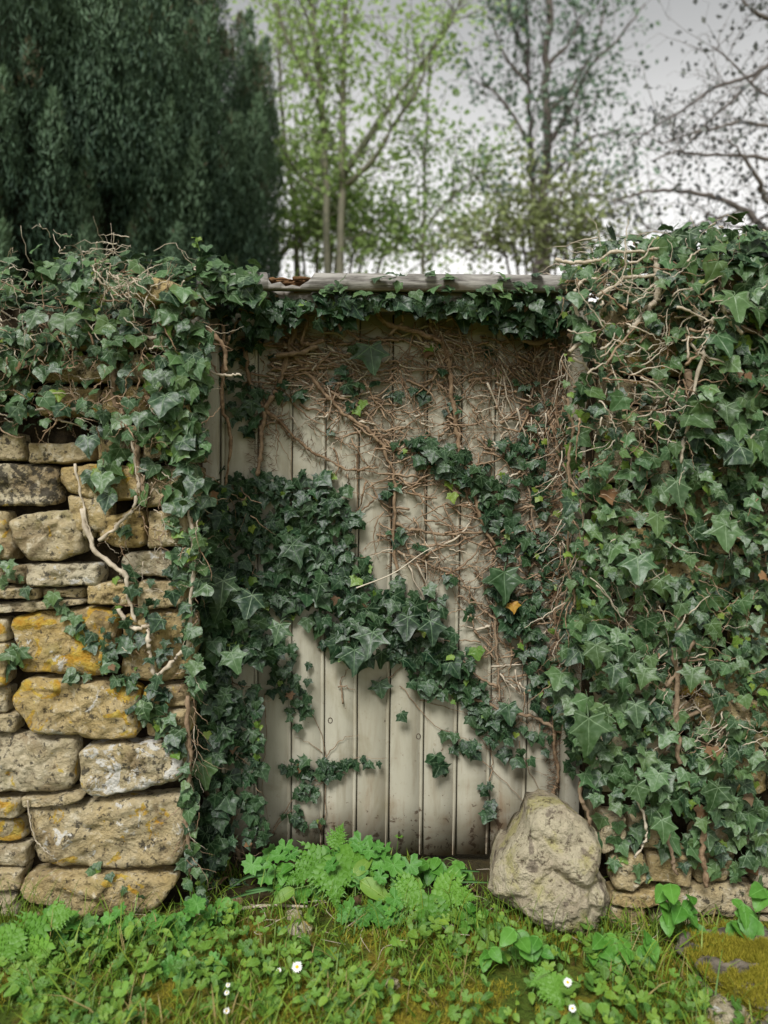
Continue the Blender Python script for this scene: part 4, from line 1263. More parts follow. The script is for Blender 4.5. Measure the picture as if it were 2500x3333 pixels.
for pts, r in (([(175, 1100), (205, 1190), (265, 1240), (275, 1290), (290, 1340)], 0.0065), ([(255, 1315), (275, 1350), (330, 1352), (345, 1335)], 0.0065), ([(325, 1360), (322, 1400), (335, 1455), (380, 1425), (412, 1385), (410, 1340)], 0.0065),
               ([(215, 1170), (270, 1120), (300, 1060), (290, 1000), (280, 930)], 0.0050), ([(290, 950), (300, 1010), (315, 1080)], 0.0070), ([(160, 1000), (180, 1090), (200, 1170)], 0.0035), ([(412, 1100), (415, 1250), (408, 1400)], 0.0065),
               ([(405, 1500), (410, 1640), (402, 1760), (410, 1880)], 0.0070), ([(220, 700), (240, 780), (250, 860), (270, 900)], 0.009), ([(30, 900), (120, 880), (200, 900)], 0.006), ([(0, 770), (60, 775), (110, 760)], 0.005),
               ([(390, 690), (330, 730), (290, 700)], 0.005), ([(430, 790), (480, 810), (520, 808)], 0.0035), ([(440, 700), (480, 745), (492, 800)], 0.007), ([(60, 1730), (70, 1800), (90, 1830), (110, 1850)], 0.002)):
    il.stem([Pv(x, y, YW - 0.025) for x, y in pts], r, r * 0.75, 'drytwig' if r < 0.0066 else 'vine', None, 0.0025)


def twig_mass(ivy, poly, n, ang, L, rr, Y, dep, mi_dry=0.4):
    k = 0
    xs_ = [p[0] for p in poly]; ys_ = [p[1] for p in poly]
    while k < n:
        x, y = rng.uniform(min(xs_), max(xs_)), rng.uniform(min(ys_), max(ys_))
        if not inpoly(x, y, poly):
            continue
        k += 1
        an = R(rng.normal(*ang)); l = rng.uniform(*L)
        pts, px, py = [], x, y
        yy = Y - rng.random() * dep
        for t in range(5):
            pts.append(Pv(px, py, yy)); an += rng.normal() * 0.28
            yy += rng.normal() * 0.008
            px += math.cos(an) * l / 4; py += math.sin(an) * l / 4
        ivy.twig(pts, rng.uniform(*rr), 0.0016, 3, 1 if rng.random() < mi_dry else 0)


twig_mass(il, LP, 380, (20, 60), (30, 90), (0.0011, 0.0026), YW + 0.01, 0.10)
twig_mass(il, [(180, 560), (330, 600), (330, 650), (220, 640)], 60, (20, 50), (30, 80), (0.0012, 0.0024), YW - 0.02, 0.12, 0.9)
twig_mass(il, [(270, 1000), (440, 980), (430, 1250), (330, 1200)], 60, (75, 40), (25, 80), (0.0010, 0.0022), YW - 0.01, 0.04)
twig_mass(il, [(200, 1130), (420, 1250), (400, 1500), (260, 1400)], 30, (60, 50), (25, 60), (0.0010, 0.0018), YW - 0.01, 0.03)
twig_mass(il, [(390, 1250), (430, 1250), (430, 1950), (395, 1950)], 40, (90, 20), (40, 110), (0.0012, 0.0022), YW - 0.01, 0.03)
for k in range(60):
    X, Y = rng.uniform(-1.3, -0.4), rng.uniform(2.12, 2.5)
    a = rng.uniform(0, 6.28); l = rng.uniform(0.05, 0.13); Z = topL(X) + rng.uniform(0.03, 0.11)
    il.twig([(X, Y, Z), (X + math.cos(a) * l * 0.5, Y + math.sin(a) * l * 0.5, Z + rng.normal() * 0.02), (X + math.cos(a) * l, Y + math.sin(a) * l, Z + rng.normal() * 0.03)], 0.0018, 0.003, 4, 1)
# lone flower shoot rising from the top
sp = [Pv(436, 575, 2.25), Pv(432, 545, 2.25), Pv(424, 518, 2.25)]
V, F = tube(catmull(sp, 4), 0.0022, 0.0015, 5)
link('shoot', mesh_np('shoot', V - il.loc, F, M['stem']), il.root)
for k in range(8):
    il.leaf(np.array(sp[2]) + rng.normal(size=3) * 0.007, rng.normal(size=3) + np.array([0, -0.5, 1]), rng.normal(size=3) + np.array([0, 0, 1.0]), 0.012, 'mid', 'ivy_young')
il.build()

# ------------------------------------------------------------------ ivy over the right wall
ir = Ivy('thick star-leaved ivy and bare twigs covering the right wall', (1.0, Y_WALL - 0.02, 0.0))
RP = [(1225, 700), (1190, 590), (1290, 540), (1400, 515), (1520, 505), (1760, 495), (1760, 1640), (1640, 1660), (1560, 1560), (1500, 1440), (1430, 1390), (1330, 1400), (1240, 1390), (1222, 1200), (1235, 1000), (1215, 850)]
mass(ir, RP, 1950, 18, 40, 0.17, ['star', 'mid', 'mid', 'heart'], 'ivy_wall', 0.15, 0.22, 0.45)
mass(ir, [(1410, 510), (1760, 490), (1760, 1020), (1500, 960), (1480, 760), (1440, 640)], 260, 26, 62, 0.18, ['star', 'mid', 'heart'], 'ivy_wall', 0.05, 0.2, 0.25)
mass(ir, [(1215, 1390), (1330, 1370), (1420, 1400), (1440, 1500), (1500, 1600), (1640, 1640), (1659, 1790), (1500, 1785), (1380, 1770), (1270, 1730), (1240, 1600), (1205, 1480)], 380, 20, 46, 0.14, ['star', 'mid'], 'ivy_wall', 0.03, 0.15, 0.25)
mass(ir, [(1240, 1000), (1500, 1000), (1659, 1050), (1659, 1330), (1480, 1400), (1240, 1380)], 170, 26, 50, 0.14, ['star', 'mid'], 'ivy_wall', 0.08, 0.3, 0.2)
strokes(ir, [(1290, 1800, 1560, 1830, 30, 30, 26, 46, 0.05), (1320, 1860, 1400, 1900, 20, 12, 20, 36, 0.04), (1480, 1860, 1600, 1890, 18, 10, 20, 36, 0.04), (1600, 1780, 1659, 1880, 30, 24, 26, 46, 0.05),
             (1440, 1400, 1480, 1470, 16, 8, 34, 56, 0.05), (1500, 1560, 1640, 1600, 40, 30, 18, 40, 0.05), (1560, 1350, 1659, 1450, 40, 30, 20, 42, 0.05)], YW, ['star', 'mid'], 'ivy_wall', 0.10)
for (x, y, s_, d) in ((1272, 1580, 74, 0.15), (1378, 1225, 62, 0.14), (1568, 1155, 60, 0.13), (1420, 1130, 50, 0.12), (1375, 1540, 48, 0.13), (1325, 1455, 46, 0.13), (1432, 1790, 50, 0.12), (1380, 1715, 50, 0.13), (1495, 1462, 50, 0.12), (1390, 1460, 46, 0.11), (1545, 1720, 54, 0.1), (1290, 1410, 46, 0.13), (1590, 660, 64, 0.13), (1560, 740, 62, 0.13), (1465, 1060, 56, 0.12)):
    ir.wall_leaf(Pv(x, y, YW - d), s_ * K / FPX * YW, 'star', 'ivy_wall', 0.35, 0.15, 0.18)
topR = lambda X: float(np.interp(X, [0.48, 0.55, 0.60, 0.73, 1.07, 1.6], [1.755, 1.81, 1.84, 1.865, 1.89, 1.90]))
crest(ir, 0.52, 1.6, topR, 760, 0.024, 0.058, ['mid', 'star', 'heart'], 'ivy_wall', 0.10)
twig_mass(ir, RP, 420, (40, 60), (35, 120), (0.0011, 0.0026), YW + 0.01, 0.12, 0.45)
twig_mass(ir, [(1210, 590), (1500, 540), (1560, 640), (1480, 830), (1240, 840)], 140, (-28, 38), (40, 130), (0.0014, 0.0036), YW - 0.03, 0.12, 0.7)
twig_mass(ir, [(1290, 840), (1560, 800), (1560, 960), (1300, 960)], 70, (60, 50), (40, 100), (0.0012, 0.0028), YW - 0.02, 0.10, 0.4)
twig_mass(ir, [(1380, 1380), (1540, 1360), (1600, 1640), (1420, 1620)], 130, (130, 50), (30, 90), (0.0011, 0.0026), YW - 0.01, 0.05, 0.5)
twig_mass(ir, [(1210, 750), (1260, 750), (1250, 1450), (1210, 1450)], 90, (95, 25), (40, 130), (0.0012, 0.0030), YW + 0.04, 0.08, 0.5)
twig_mass(ir, [(1300, 1100), (1380, 1100), (1380, 1330), (1300, 1330)], 80, (90, 40), (30, 90), (0.0010, 0.0020), YW + 0.0, 0.05, 0.3)
for pts, r, m_ in (([(1415, 560), (1420, 600), (1412, 650), (1385, 690), (1360, 720)], 0.009, 'drytwig'), ([(1480, 800), (1505, 850), (1520, 890)], 0.012, 'vine'), ([(1540, 690), (1515, 780), (1490, 900), (1470, 1000)], 0.006, 'drytwig'), ([(1550, 640), (1570, 680), (1600, 720)], 0.006, 'drytwig'),
                   ([(1245, 690), (1240, 640), (1255, 610), (1290, 600)], 0.005, 'drytwig'), ([(1230, 760), (1280, 700), (1300, 650)], 0.005, 'drytwig'), ([(1222, 860), (1238, 930), (1228, 1010), (1240, 1080), (1225, 1200), (1240, 1290), (1230, 1330)], 0.0042, 'vine'),
                   ([(1455, 1400), (1465, 1470), (1460, 1560), (1470, 1650)], 0.008, 'vine'), ([(1500, 1380), (1470, 1440), (1430, 1500)], 0.007, 'vine'), ([(1462, 1560), (1520, 1530), (1580, 1500)], 0.006, 'vine'), ([(1515, 1780), (1520, 1850), (1530, 1920)], 0.009, 'vine'),
                   ([(1375, 1720), (1395, 1780), (1390, 1820), (1370, 1850)], 0.004, 'drytwig'), ([(1440, 1800), (1450, 1850), (1460, 1890)], 0.006, 'vine'), ([(1255, 1690), (1262, 1740), (1275, 1780)], 0.007, 'vine'), ([(1200, 560), (1260, 570), (1330, 545), (1420, 540)], 0.005, 'drytwig'),
                   ([(1600, 700), (1630, 720), (1680, 735)], 0.008, 'vine'), ([(1290, 640), (1360, 600), (1450, 590)], 0.005, 'drytwig'), ([(1500, 600), (1495, 650), (1515, 690), (1535, 660), (1540, 620)], 0.0045, 'drytwig')):
    ir.stem([Pv(x, y, YW - 0.05 - 0.04 * (m_ == 'drytwig')) for x, y in pts], r, r * 0.75, m_, None, 0.003)
for k in range(90):
    X, Y = rng.uniform(0.52, 1.4), rng.uniform(2.12, 2.5)
    a = rng.uniform(0, 6.28); l = rng.uniform(0.06, 0.16); Z = topR(X) + rng.uniform(0.02, 0.10)
    ir.twig([(X, Y, Z), (X + math.cos(a) * l * 0.5, Y + math.sin(a) * l * 0.5, Z + rng.normal() * 0.02), (X + math.cos(a) * l, Y + math.sin(a) * l, Z + rng.normal() * 0.025)], 0.0018, 0.003, 4, 1)
q = catmull([Pv(x, y, 2.34) for x, y in ((1222, 740), (1228, 1000), (1222, 1300), (1232, 1600))], 8)
ir.fuzz(q, 0.05, 2200, (0.012, 0.035))
ir.build()

# ------------------------------------------------------------------ rough stone by the right of the door, mossy rock, small stones
bo = [(395, 500), (480, 478), (560, 480), (620, 540), (700, 610), (740, 680), (756, 760), (722, 850), (770, 950), (796, 1030), (770, 1120), (725, 1190), (640, 1250), (560, 1230), (420, 1180), (300, 1110), (165, 1010), (195, 900), (280, 760), (350, 650), (372, 560)]
bo = [(1500 + (x + (x - 500) * 0.05) / 1.659, 2300 + y / 1.659 + 28 * max(0, (900 - y) / 420)) for x, y in bo]
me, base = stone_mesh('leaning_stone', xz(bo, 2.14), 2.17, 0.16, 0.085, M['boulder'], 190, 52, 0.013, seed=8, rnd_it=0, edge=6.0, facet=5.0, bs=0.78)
o = link('leaning_stone', me, None, base)
tag(o, 'large pitted pinkish limestone block leaning at the right foot of the door', 'stone')


def rock(name, label, cx, cy, rx, ry, h, mat, sd, n=34, parent=None):
    V, F = [], []
    for i in range(n + 1):
        ph = math.pi / 2 * 1.25 * i / n
        for j in range(n * 2):
            th = 2 * math.pi * j / (n * 2)
            r_ = math.sin(min(ph, math.pi / 2)) if ph < math.pi / 2 else 1.0
            x, y, z = r_ * math.cos(th), r_ * math.sin(th), math.cos(ph)
            d = 1 + 0.28 * noise.noise((x * 1.6 + sd, y * 1.6, z * 1.6)) + 0.10 * noise.noise((x * 5 + sd, y * 5, z * 5))
            zz = h * (max(z, -0.4) * d) if z > 0 else h * z * 2
            V.append((cx + rx * x * d, cy + ry * y * d, zz + 0.012 * h / 0.1 * noise.noise((x * 7, y * 7, sd))))
    m2 = n * 2
    for i in range(n):
        for j in range(m2):
            k = (j + 1) % m2
            F += [(i * m2 + j, (i + 1) * m2 + j, (i + 1) * m2 + k), (i * m2 + j, (i + 1) * m2 + k, i * m2 + k)]
    return np.array(V), np.array(F)


M['wetrock'] = simple_mat('dark_rock', (0.045, 0.038, 0.030), (0.20, 0.17, 0.13), 24, 0.8, 0.3, 0.9, 0.02, use_rnd=False)
gr = G(2460, 3230)
V, F = rock('mossy_rock', '', gr.x + 0.04, gr.y + 0.05, 0.19, 0.19, 0.075, None, 3.1)
mr = thing('mossy_rock', 'low dark rock capped with yellow moss in the bottom right corner', 'rock', (gr.x, gr.y, 0))
link('rock_body', mesh_np('rock_body', V - np.array(mr.location), F, M['wetrock']), mr)


def moss_tufts(pts, nrm_up, ln=(0.006, 0.014), wid=0.0011):
    n = len(pts)
    d = rng.normal(size=(n, 3)) * 0.45 + np.array([0, -0.1, 1.0])
    d /= np.linalg.norm(d, axis=1)[:, None]
    L = rng.uniform(ln[0], ln[1], n)[:, None]
    w = np.cross(d, rng.normal(size=(n, 3))); w /= np.linalg.norm(w, axis=1)[:, None] + 1e-9
    V = np.stack([pts - w * wid, pts + w * wid, pts + d * L], 1).reshape(-1, 3)
    F = np.arange(n * 3).reshape(-1, 3)
    return V, F, np.repeat(rng.random(n), 3)


idx = rng.integers(0, len(F), 60000)
bc = rng.dirichlet((1, 1, 1), 60000)
pt = (V[F[idx]] * bc[:, :, None]).sum(1)
keep = np.array([noise.noise((p[0] * 9, p[1] * 9, 4.4)) + 0.6 * noise.noise((p[0] * 24, p[1] * 24, 4.4)) > -0.02 and p[2] > 0.012 for p in pt])
pt = pt[keep][:26000]
tv, tf, trn = moss_tufts(pt, None, (0.010, 0.022), 0.0016)
mb = MB(); mb.add(tv, tf, None, trn)
link('moss_cushion', mb.mesh('moss_cushion', M['moss'], mr.location), mr, kind='stuff')
for i, (px, py, r_, lb) in enumerate(((955, 2985, 0.020, 'small pale stone in the moss below the fern'), (975, 3030, 0.026, 'lichen-spotted stone half sunk in the moss'), (1275, 3205, 0.016, 'small grey pebble in the grass at bottom centre'), (2365, 3300, 0.045, 'pale broken stone at the edge of the mossy rock'))):
    g = G(px, py)
    V, F = rock('pebble', '', 0, 0, r_ * 1.3, r_, r_ * 0.7, None, i * 2.7 + 1, 12)
    o = link('field_stone', mesh_np('field_stone', V, F, M['stone']), None, (g.x, g.y, gz(g.x, g.y) + 0.004))
    tag(o, lb, 'stone')
    o['tone'] = 0.1; o['lichen'] = 0.2; o['white'] = 0.4; o['dark'] = 0.4

# ------------------------------------------------------------------ foreground plants


def blade_proto():
    pass


def grass_mesh(n, region, lenf, name, mats, straw=0.05):
    xs_, ys_ = rng.uniform(region[0], region[1], n * 2), rng.uniform(region[2], region[3], n * 2)
    dens = np.array([0.36 + 0.9 * noise.noise((x * 3.1, y * 3.1, 5.5)) + 0.7 * noise.noise((x * 9, y * 9, 2.5)) - 0.9 * max(0, y - 2.13) for x, y in zip(xs_, ys_)])
    ok = (rng.random(n * 2) < dens) & ~((ys_ > 2.15) & ((xs_ < -0.55) | (xs_ > 0.60)))
    xs_, ys_ = xs_[ok][:n], ys_[ok][:n]
    n = len(xs_)
    zs_ = np.array([gz(x, y) for x, y in zip(xs_, ys_)]) - 0.003
    L = lenf(xs_, ys_, n)
    az = rng.uniform(0, 2 * np.pi, n)
    lean = rng.uniform(0.1, 0.7, n)
    bend = rng.uniform(0.1, 0.9, n)
    base = np.stack([xs_, ys_, zs_], 1)
    h = np.stack([np.cos(az), np.sin(az), np.zeros(n)], 1)
    wd = np.stack([-np.sin(az + rng.normal(size=n) * 0.6), np.cos(az), np.zeros(n)], 1)
    w = rng.uniform(0.0009, 0.0023, n)
    rows = []
    for t, ws in ((0, 1.0), (0.35, 1.0), (0.7, 0.7)):
        c = base + h * (L * (lean * t + bend * t * t * 0.7))[:, None] + np.array([0, 0, 1.0]) * (L * (t - 0.35 * bend * t * t))[:, None]
        rows += [c - wd * (w * ws)[:, None], c + wd * (w * ws)[:, None]]
    tipp = base + h * (L * (lean + bend * 0.7))[:, None] + np.array([0, 0, 1.0]) * (L * (1 - 0.45 * bend))[:, None]
    V = np.stack(rows + [tipp], 1).reshape(-1, 3)
    f = np.array([[0, 1, 3], [0, 3, 2], [2, 3, 5], [2, 5, 4], [4, 5, 6]])
    F = (f[None] + np.arange(n)[:, None, None] * 7).reshape(-1, 3)
    mi = np.repeat((rng.random(n) < straw).astype(int), 5)
    return mesh_np(name, V, F, mats, None, np.repeat(rng.random(n), 7), mi)


def glen(xs_, ys_, n):
    wallness = np.clip((ys_ - 1.75) / 0.4, 0, 1)
    side = np.clip((np.abs(xs_) - 0.25) / 0.4, 0, 1)
    l = 0.022 + 0.045 * rng.random(n) ** 1.9 + 0.11 * rng.random(n) ** 5 * (0.5 + 0.5 * side)
    return l


link('grass', grass_mesh(36000, (-1.7, 1.7, 1.05, 2.46), glen, 'grass', [M['grass'], M['straw']], 0.13), kind='stuff')
mb = MB()
n = 90000
mx, my = rng.uniform(-1.5, 1.5, n), rng.uniform(1.2, 2.35, n)
kp = np.array([noise.noise((x * 4, y * 4, 8.8)) + 0.5 * noise.noise((x * 13, y * 13, 8.8)) - 4 * max(0, y - 2.14) > -0.05 for x, y in zip(mx, my)]) & ~((my > 2.15) & (np.abs(mx) > 0.55))
pp = np.stack([mx, my, [gz(a, b) for a, b in zip(mx, my)]], 1)[kp]
tv, tf, trn = moss_tufts(pp, None, (0.008, 0.022), 0.0016)
mb.add(tv, tf, None, trn)
link('moss', mb.mesh('moss', M['moss']), kind='stuff')


mb = MB()
for (bx, by, sp_, nb, l0, l1) in ((0.30, 2.08, 0.05, 26, 0.08, 0.20), (0.36, 2.02, 0.05, 26, 0.08, 0.20), (0.44, 2.0, 0.05, 20, 0.06, 0.14), (0.58, 2.02, 0.04, 20, 0.06, 0.15), (-0.98, 2.06, 0.06, 60, 0.08, 0.20), (-0.82, 2.04, 0.08, 24, 0.05, 0.12), (-0.5, 2.06, 0.08, 30, 0.06, 0.15),
                                  (-0.30, 2.18, 0.10, 24, 0.05, 0.14), (0.05, 2.12, 0.12, 30, 0.05, 0.14), (0.75, 2.02, 0.08, 26, 0.05, 0.12), (0.22, 2.10, 0.08, 24, 0.05, 0.14)):
    for k in range(nb):
        x, y = bx + rng.normal() * sp_, by + rng.normal() * sp_ * 0.6
        a, l, ln_ = rng.uniform(0, 6.28), rng.uniform(l0, l1), rng.uniform(0.15, 0.6)
        dx, dy = math.cos(a) * ln_, math.sin(a) * ln_
        q = catmull([(x, y, gz(x, y) - 0.005), (x + dx * l * 0.35, y + dy * l * 0.35, l * 0.55), (x + dx * l, y + dy * l, l * (0.95 - 0.3 * ln_))], 3)
        V, F = tube(q, rng.uniform(0.0011, 0.0019), 0.0003, 3)
        mb.add(V, F, None, rng.random())
link('tall_grass', mb.mesh('tall_grass', M['grass']), kind='stuff')


def lobed(nl, notch, sub, sd, cup=0.12, gap=35):
    """round leaf cut into nl lobes, attached at the origin, tip along +y"""
    q = np.random.default_rng(sd)
    pts = []
    m = nl * 6
    for i in range(m + 1):
        a = R(gap / 2 + (360 - gap) * i / m)
        f = (i % 6) / 6.0
        r_ = 1 - notch * abs(2 * f - 1) ** 2.2 if True else 1
        if sub:
            r_ *= 1 - 0.10 * (i % 2)
        r_ *= 0.5 * (1 + q.normal() * 0.025)
        pts.append((-math.sin(a) * r_, -math.cos(a) * r_))
    O = np.array(pts)
    I = O * 0.5
    V2 = np.vstack([O, I, [[0, 0]]])
    x, y = V2[:, 0], V2[:, 1]
    rr = np.hypot(x, y)
    ang = np.arctan2(x, y)
    z = cup * rr * rr * 2 + 0.03 * np.cos(ang * nl) * rr * 2
    V = np.column_stack([x, y, z])
    n = len(O)
    F = []
    for i in range(n - 1):
        F += [(i, i + 1, n + i + 1), (i, n + i + 1, n + i), (n + i, n + i + 1, 2 * n)]
    return V, np.array(F), V2 * 1.6


def ovate(sd, w=0.32, teeth=0.02):
    q = np.random.default_rng(sd)
    ys_ = np.linspace(0, 1, 9)
    hw = w * np.sin(np.pi * np.clip(ys_, 0, 1) ** 0.75) ** 0.8
    hw[0] = hw[-1] = 0.0
    V, F, U = [], [], []
    for i, y in enumerate(ys_):
        z = -0.25 * (y - 0.3) ** 2
        h_ = hw[i] * (1 + (teeth * 4 * (i % 2)))
        for x in (-h_, 0, h_):
            V.append((x, y, z + 0.28 * abs(x) + 0.012 * q.normal())); U.append((x, y))
    for i in range(8):
        a = i * 3
        F += [(a, a + 1, a + 4), (a, a + 4, a + 3), (a + 1, a + 2, a + 5), (a + 1, a + 5, a + 4)]
    return np.array(V), np.array(F), np.array(U)


def frond(sd):
    """twice-divided feathery leaf along +y, length 1: jagged tapering pinnae in pairs"""
    q = np.random.default_rng(sd)
    mb = MB()
    TV, TF = tube([(0, 0, 0), (0, 0.5, 0.04), (0, 1, -0.06)], 0.014, 0.005, 4)
    mb.add(TV, TF, None, 0.5)

    def pinna(b, ang, pl, wd, lift):
        d = np.array([math.sin(ang), math.cos(ang), 0.0]); n_ = np.array([d[1], -d[0], 0.0])
        teeth = 5
        for j in range(teeth):
            t0 = j / teeth
            for sgn in (-1, 1):
                w = wd * (1 - t0) ** 0.75 * (1 + 0.15 * q.normal())
                root_ = b + d * pl * t0
                nxt = b + d * pl * min(1.0, t0 + 1.05 / teeth)
                tip_ = root_ + n_ * sgn * w + d * (0.55 * w + 0.5 * pl / teeth) + np.array([0, 0, lift + 0.02 * q.normal()])
                sh = root_ + n_ * sgn * w * 0.62 + d * 0.02 * pl + np.array([0, 0, 0.02])
                fl = nxt * 0.35 + tip_ * 0.65 - n_ * sgn * w * 0.12
                V = np.array([root_, sh, tip_, fl, nxt])
                F = np.array([[0, 1, 2], [0, 2, 3], [0, 3, 4]])
                mb.add(V, F if sgn < 0 else F[:, ::-1], None, q.random())
        e = b + d * pl
        mb.add(np.array([e - d * pl * 0.12 - n_ * wd * 0.12, e - d * pl * 0.12 + n_ * wd * 0.12, e + d * wd * 0.7]), [[0, 1, 2]], None, 0.5)
    nl = 6
    for i in range(nl):
        y = 0.08 + 0.74 * i / nl
        pl = 0.50 * (1 - i / nl) ** 0.85 + 0.07
        for s_ in (-1, 1):
            pinna(np.array([0, y, 0.04 * math.sin(math.pi * y)]), s_ * R(60 - 14 * i / nl + q.normal() * 4), pl * (1 + 0.08 * q.normal()), 0.085 + 0.12 * pl, -0.03)
    pinna(np.array([0, 0.78, 0.0]), 0.0, 0.24, 0.10, -0.02)
    return np.concatenate(mb.V), np.concatenate(mb.F), np.concatenate(mb.U)


CR = [lobed(6, 0.32, True, 300 + i) for i in range(4)]
CRM = [mesh_np('cranesbill_leaf', v, f, M['crane'], u) for v, f, u in CR]
COV = [lobed(5, 0.34, True, 320, 0.2), lobed(7, 0.22, True, 321, 0.3), ovate(330, 0.36), ovate(331, 0.26, 0.05), ovate(332, 0.20), lobed(3, 0.30, False, 333, 0.15, 70)]
EL = [ovate(400 + i) for i in range(4)]
ELM = [mesh_np('elder_leaflet', v, f, M['elder'], u) for v, f, u in EL]
FRM = [mesh_np('parsley_frond', *frond(420 + i)[:2], M['fern'], smooth_=False) for i in range(2)]
DK = ovate(440, 0.24, 0)
DKM = mesh_np('dock_leaf', DK[0], DK[1], M['dock'], DK[2])


def place(o, A, loc, root):
    l = np.array(loc) - np.array(root.location)
    o.matrix_local = Matrix([list(A[0]) + [l[0]], list(A[1]) + [l[1]], list(A[2]) + [l[2]], [0, 0, 0, 1]])


def stem_to(root, a, b, r, name='stalk', mat='stem'):
    a, b = np.array(a), np.array(b)
    mid = a * 0.45 + b * 0.55 + np.array([(a - b)[0] * 0.15, (a - b)[1] * 0.15, 0.02])
    V, F = tube(catmull([a, mid, b], 4), r, r * 0.8, 4)
    link(name, mesh_np(name, V - np.array(root.location), F, M[mat]), root)


def leafy(name, label, cat, base, leaves, meshes, size, group=None, face=0.75, part='leaf', r=0.0013, extra=1):
    """plant with a stalk and a leaf for each pixel position (px, py, depth)"""
    bz = gz(base[0], base[1])
    root = thing(name, label, cat, (base[0], base[1], bz), group)
    ext = []
    for (px, py, Y) in leaves:
        ext.append((px, py, Y))
        for k in range(extra):
            ext.append((px + rng.normal() * 24, py + rng.normal() * 18 + 8, Y + rng.normal() * 0.025))
    for (px, py, Y) in ext:
        c = P(px, py, Y)
        if c.z < 0.02:
            c.z = 0.02 + rng.random() * 0.01
        sz = size * rng.uniform(0.65, 1.25)
        A = orient((rng.normal() * 0.4, -face + rng.normal() * 0.25, 1.0), (rng.normal() * 0.9, -1.0, -0.2), sz)
        o = link(part, meshes[int(rng.integers(len(meshes)))], root)
        place(o, A, c, root)
        stem_to(root, (base[0] + rng.normal() * 0.012, base[1] + rng.normal() * 0.012, bz - 0.005), c, r)
    return root


def z1(X, Y):
    return 700 + X / 1.843, 2650 + Y / 1.843


def z2(X, Y):
    return X / 2.074, 2850 + Y / 2.074


def z3(X, Y):
    return 1500 + X / 1.659, 2300 + Y / 1.659


gcr = 'cranesbill clumps along the wall foot'
L1 = [(240, 305), (385, 245), (455, 240), (330, 375), (300, 350)]
leafy('cranesbill', 'round-leaved weed left of the feathery leaf at the door foot', 'plant', (-0.36, 2.37), [(*z1(x, y), 2.33) for x, y in L1], CRM, 0.068, gcr)
L2 = [(860, 190), (915, 290), (1010, 215), (965, 385), (1095, 400), (930, 215), (1060, 300), (820, 340), (870, 330), (770, 260), (990, 280), (1130, 330)]
leafy('cranesbill', 'tallest round-leaved weed at the middle of the door foot', 'plant', (0.0, 2.38), [(*z1(x, y), 2.34 - y * 0.0002) for x, y in L2], CRM, 0.068, gcr)
L3 = [(1080, 510), (1025, 585), (1060, 560), (960, 560), (1090, 640), (765, 755), (860, 630), (890, 780), (810, 620)]
leafy('cranesbill', 'bluish-green round leaves low in the grass left of the right-hand feathery leaf', 'plant', (0.02, 2.2), [(*z1(x, y), 2.2 - y * 0.0001) for x, y in L3], CRM, 0.055, gcr)
L4 = [(345, 270), (490, 290), (550, 400), (545, 550), (450, 450), (600, 340), (380, 470), (640, 520)]
leafy('cranesbill', 'round-leaved clump below the left wall, beside the pale feathery leaves', 'plant', (-0.82, 2.06), [(*z2(x, y), 2.04) for x, y in L4], CRM, 0.062, gcr)
L5 = [(735, 285), (885, 310), (660, 345), (720, 430), (830, 400), (840, 500), (930, 630), (780, 470), (880, 560), (760, 360), (920, 430), (700, 520)]
leafy('cranesbill', 'round-leaved clump below the middle of the left wall', 'plant', (-0.66, 2.08), [(*z2(x, y), 2.05) for x, y in L5], CRM, 0.060, gcr)
L6 = [(1050, 450), (1190, 540), (1215, 380), (1035, 310), (1310, 210), (1410, 250), (1325, 430), (1100, 330), (1250, 270), (1150, 300), (1280, 340), (1380, 320), (1170, 400), (1020, 380), (1240, 470), (1100, 560)]
leafy('cranesbill', 'densest round-leaved clump at the right corner of the left wall', 'plant', (-0.50, 2.10), [(*z2(x, y), 2.07) for x, y in L6], CRM, 0.056, gcr)
L7 = [(1430, 560), (1370, 620), (1390, 690), (1190, 770), (1280, 780), (1360, 770), (1200, 700), (1200, 850), (1330, 880)]
leafy('cranesbill', 'small round leaves in the lawn in front of the left wall corner', 'plant', (-0.44, 1.88), [(*z2(x, y), 1.90) for x, y in L7], CRM, 0.048, gcr)

gel = 'ground elder sprigs'


def elder(label, base, leaves, size, Y):
    leafy('ground_elder', label, 'plant', base, [(*p, Y) for p in leaves], ELM, size, gel, 0.6)


elder('ovate-leaved sprig against the boards above the left feathery leaf', (-0.26, 2.42), [z1(x, y) for x, y in ((570, 205), (655, 185), (600, 245), (560, 240), (645, 235), (690, 215), (760, 235), (800, 250), (760, 290), (830, 270))], 0.056, 2.38)
elder('ovate-leaved sprig at the left end of the door foot plants', (-0.33, 2.3), [z1(x, y) for x, y in ((340, 295), (415, 340), (475, 300), (365, 425), (410, 420), (390, 460), (520, 470), (575, 470), (550, 520), (560, 440))], 0.048, 2.28)
elder('ovate-leaved sprig against the boards right of the seed head', (0.18, 2.42), [z1(x, y) for x, y in ((1225, 275), (1255, 300), (1330, 285), (1270, 340), (1310, 300), (1340, 260), (1360, 370), (1425, 280), (1480, 300), (1230, 340))], 0.056, 2.38)
elder('three-leaved sprig at the corner of the left wall', (-0.46, 2.2), [z1(x, y) for x, y in ((50, 520), (110, 520), (80, 570), (60, 560))], 0.050, 2.16)
elder('ovate-leaved sprig beside the left foot of the leaning stone', (0.33, 2.2), [z1(x, y) for x, y in ((1500, 530), (1555, 545), (1510, 590), (1550, 600), (1480, 580))], 0.048, 2.15)
elder('upright bright sprig in front of the low stones right of the leaning stone', (0.82, 2.06), [z3(x, y) for x, y in ((1100, 965), (1090, 1010), (1120, 1060), (1230, 1015), (1200, 1080), (1240, 1050), (1130, 1100), (1100, 1050), (1190, 1200), (1215, 1195))], 0.058, 2.05)
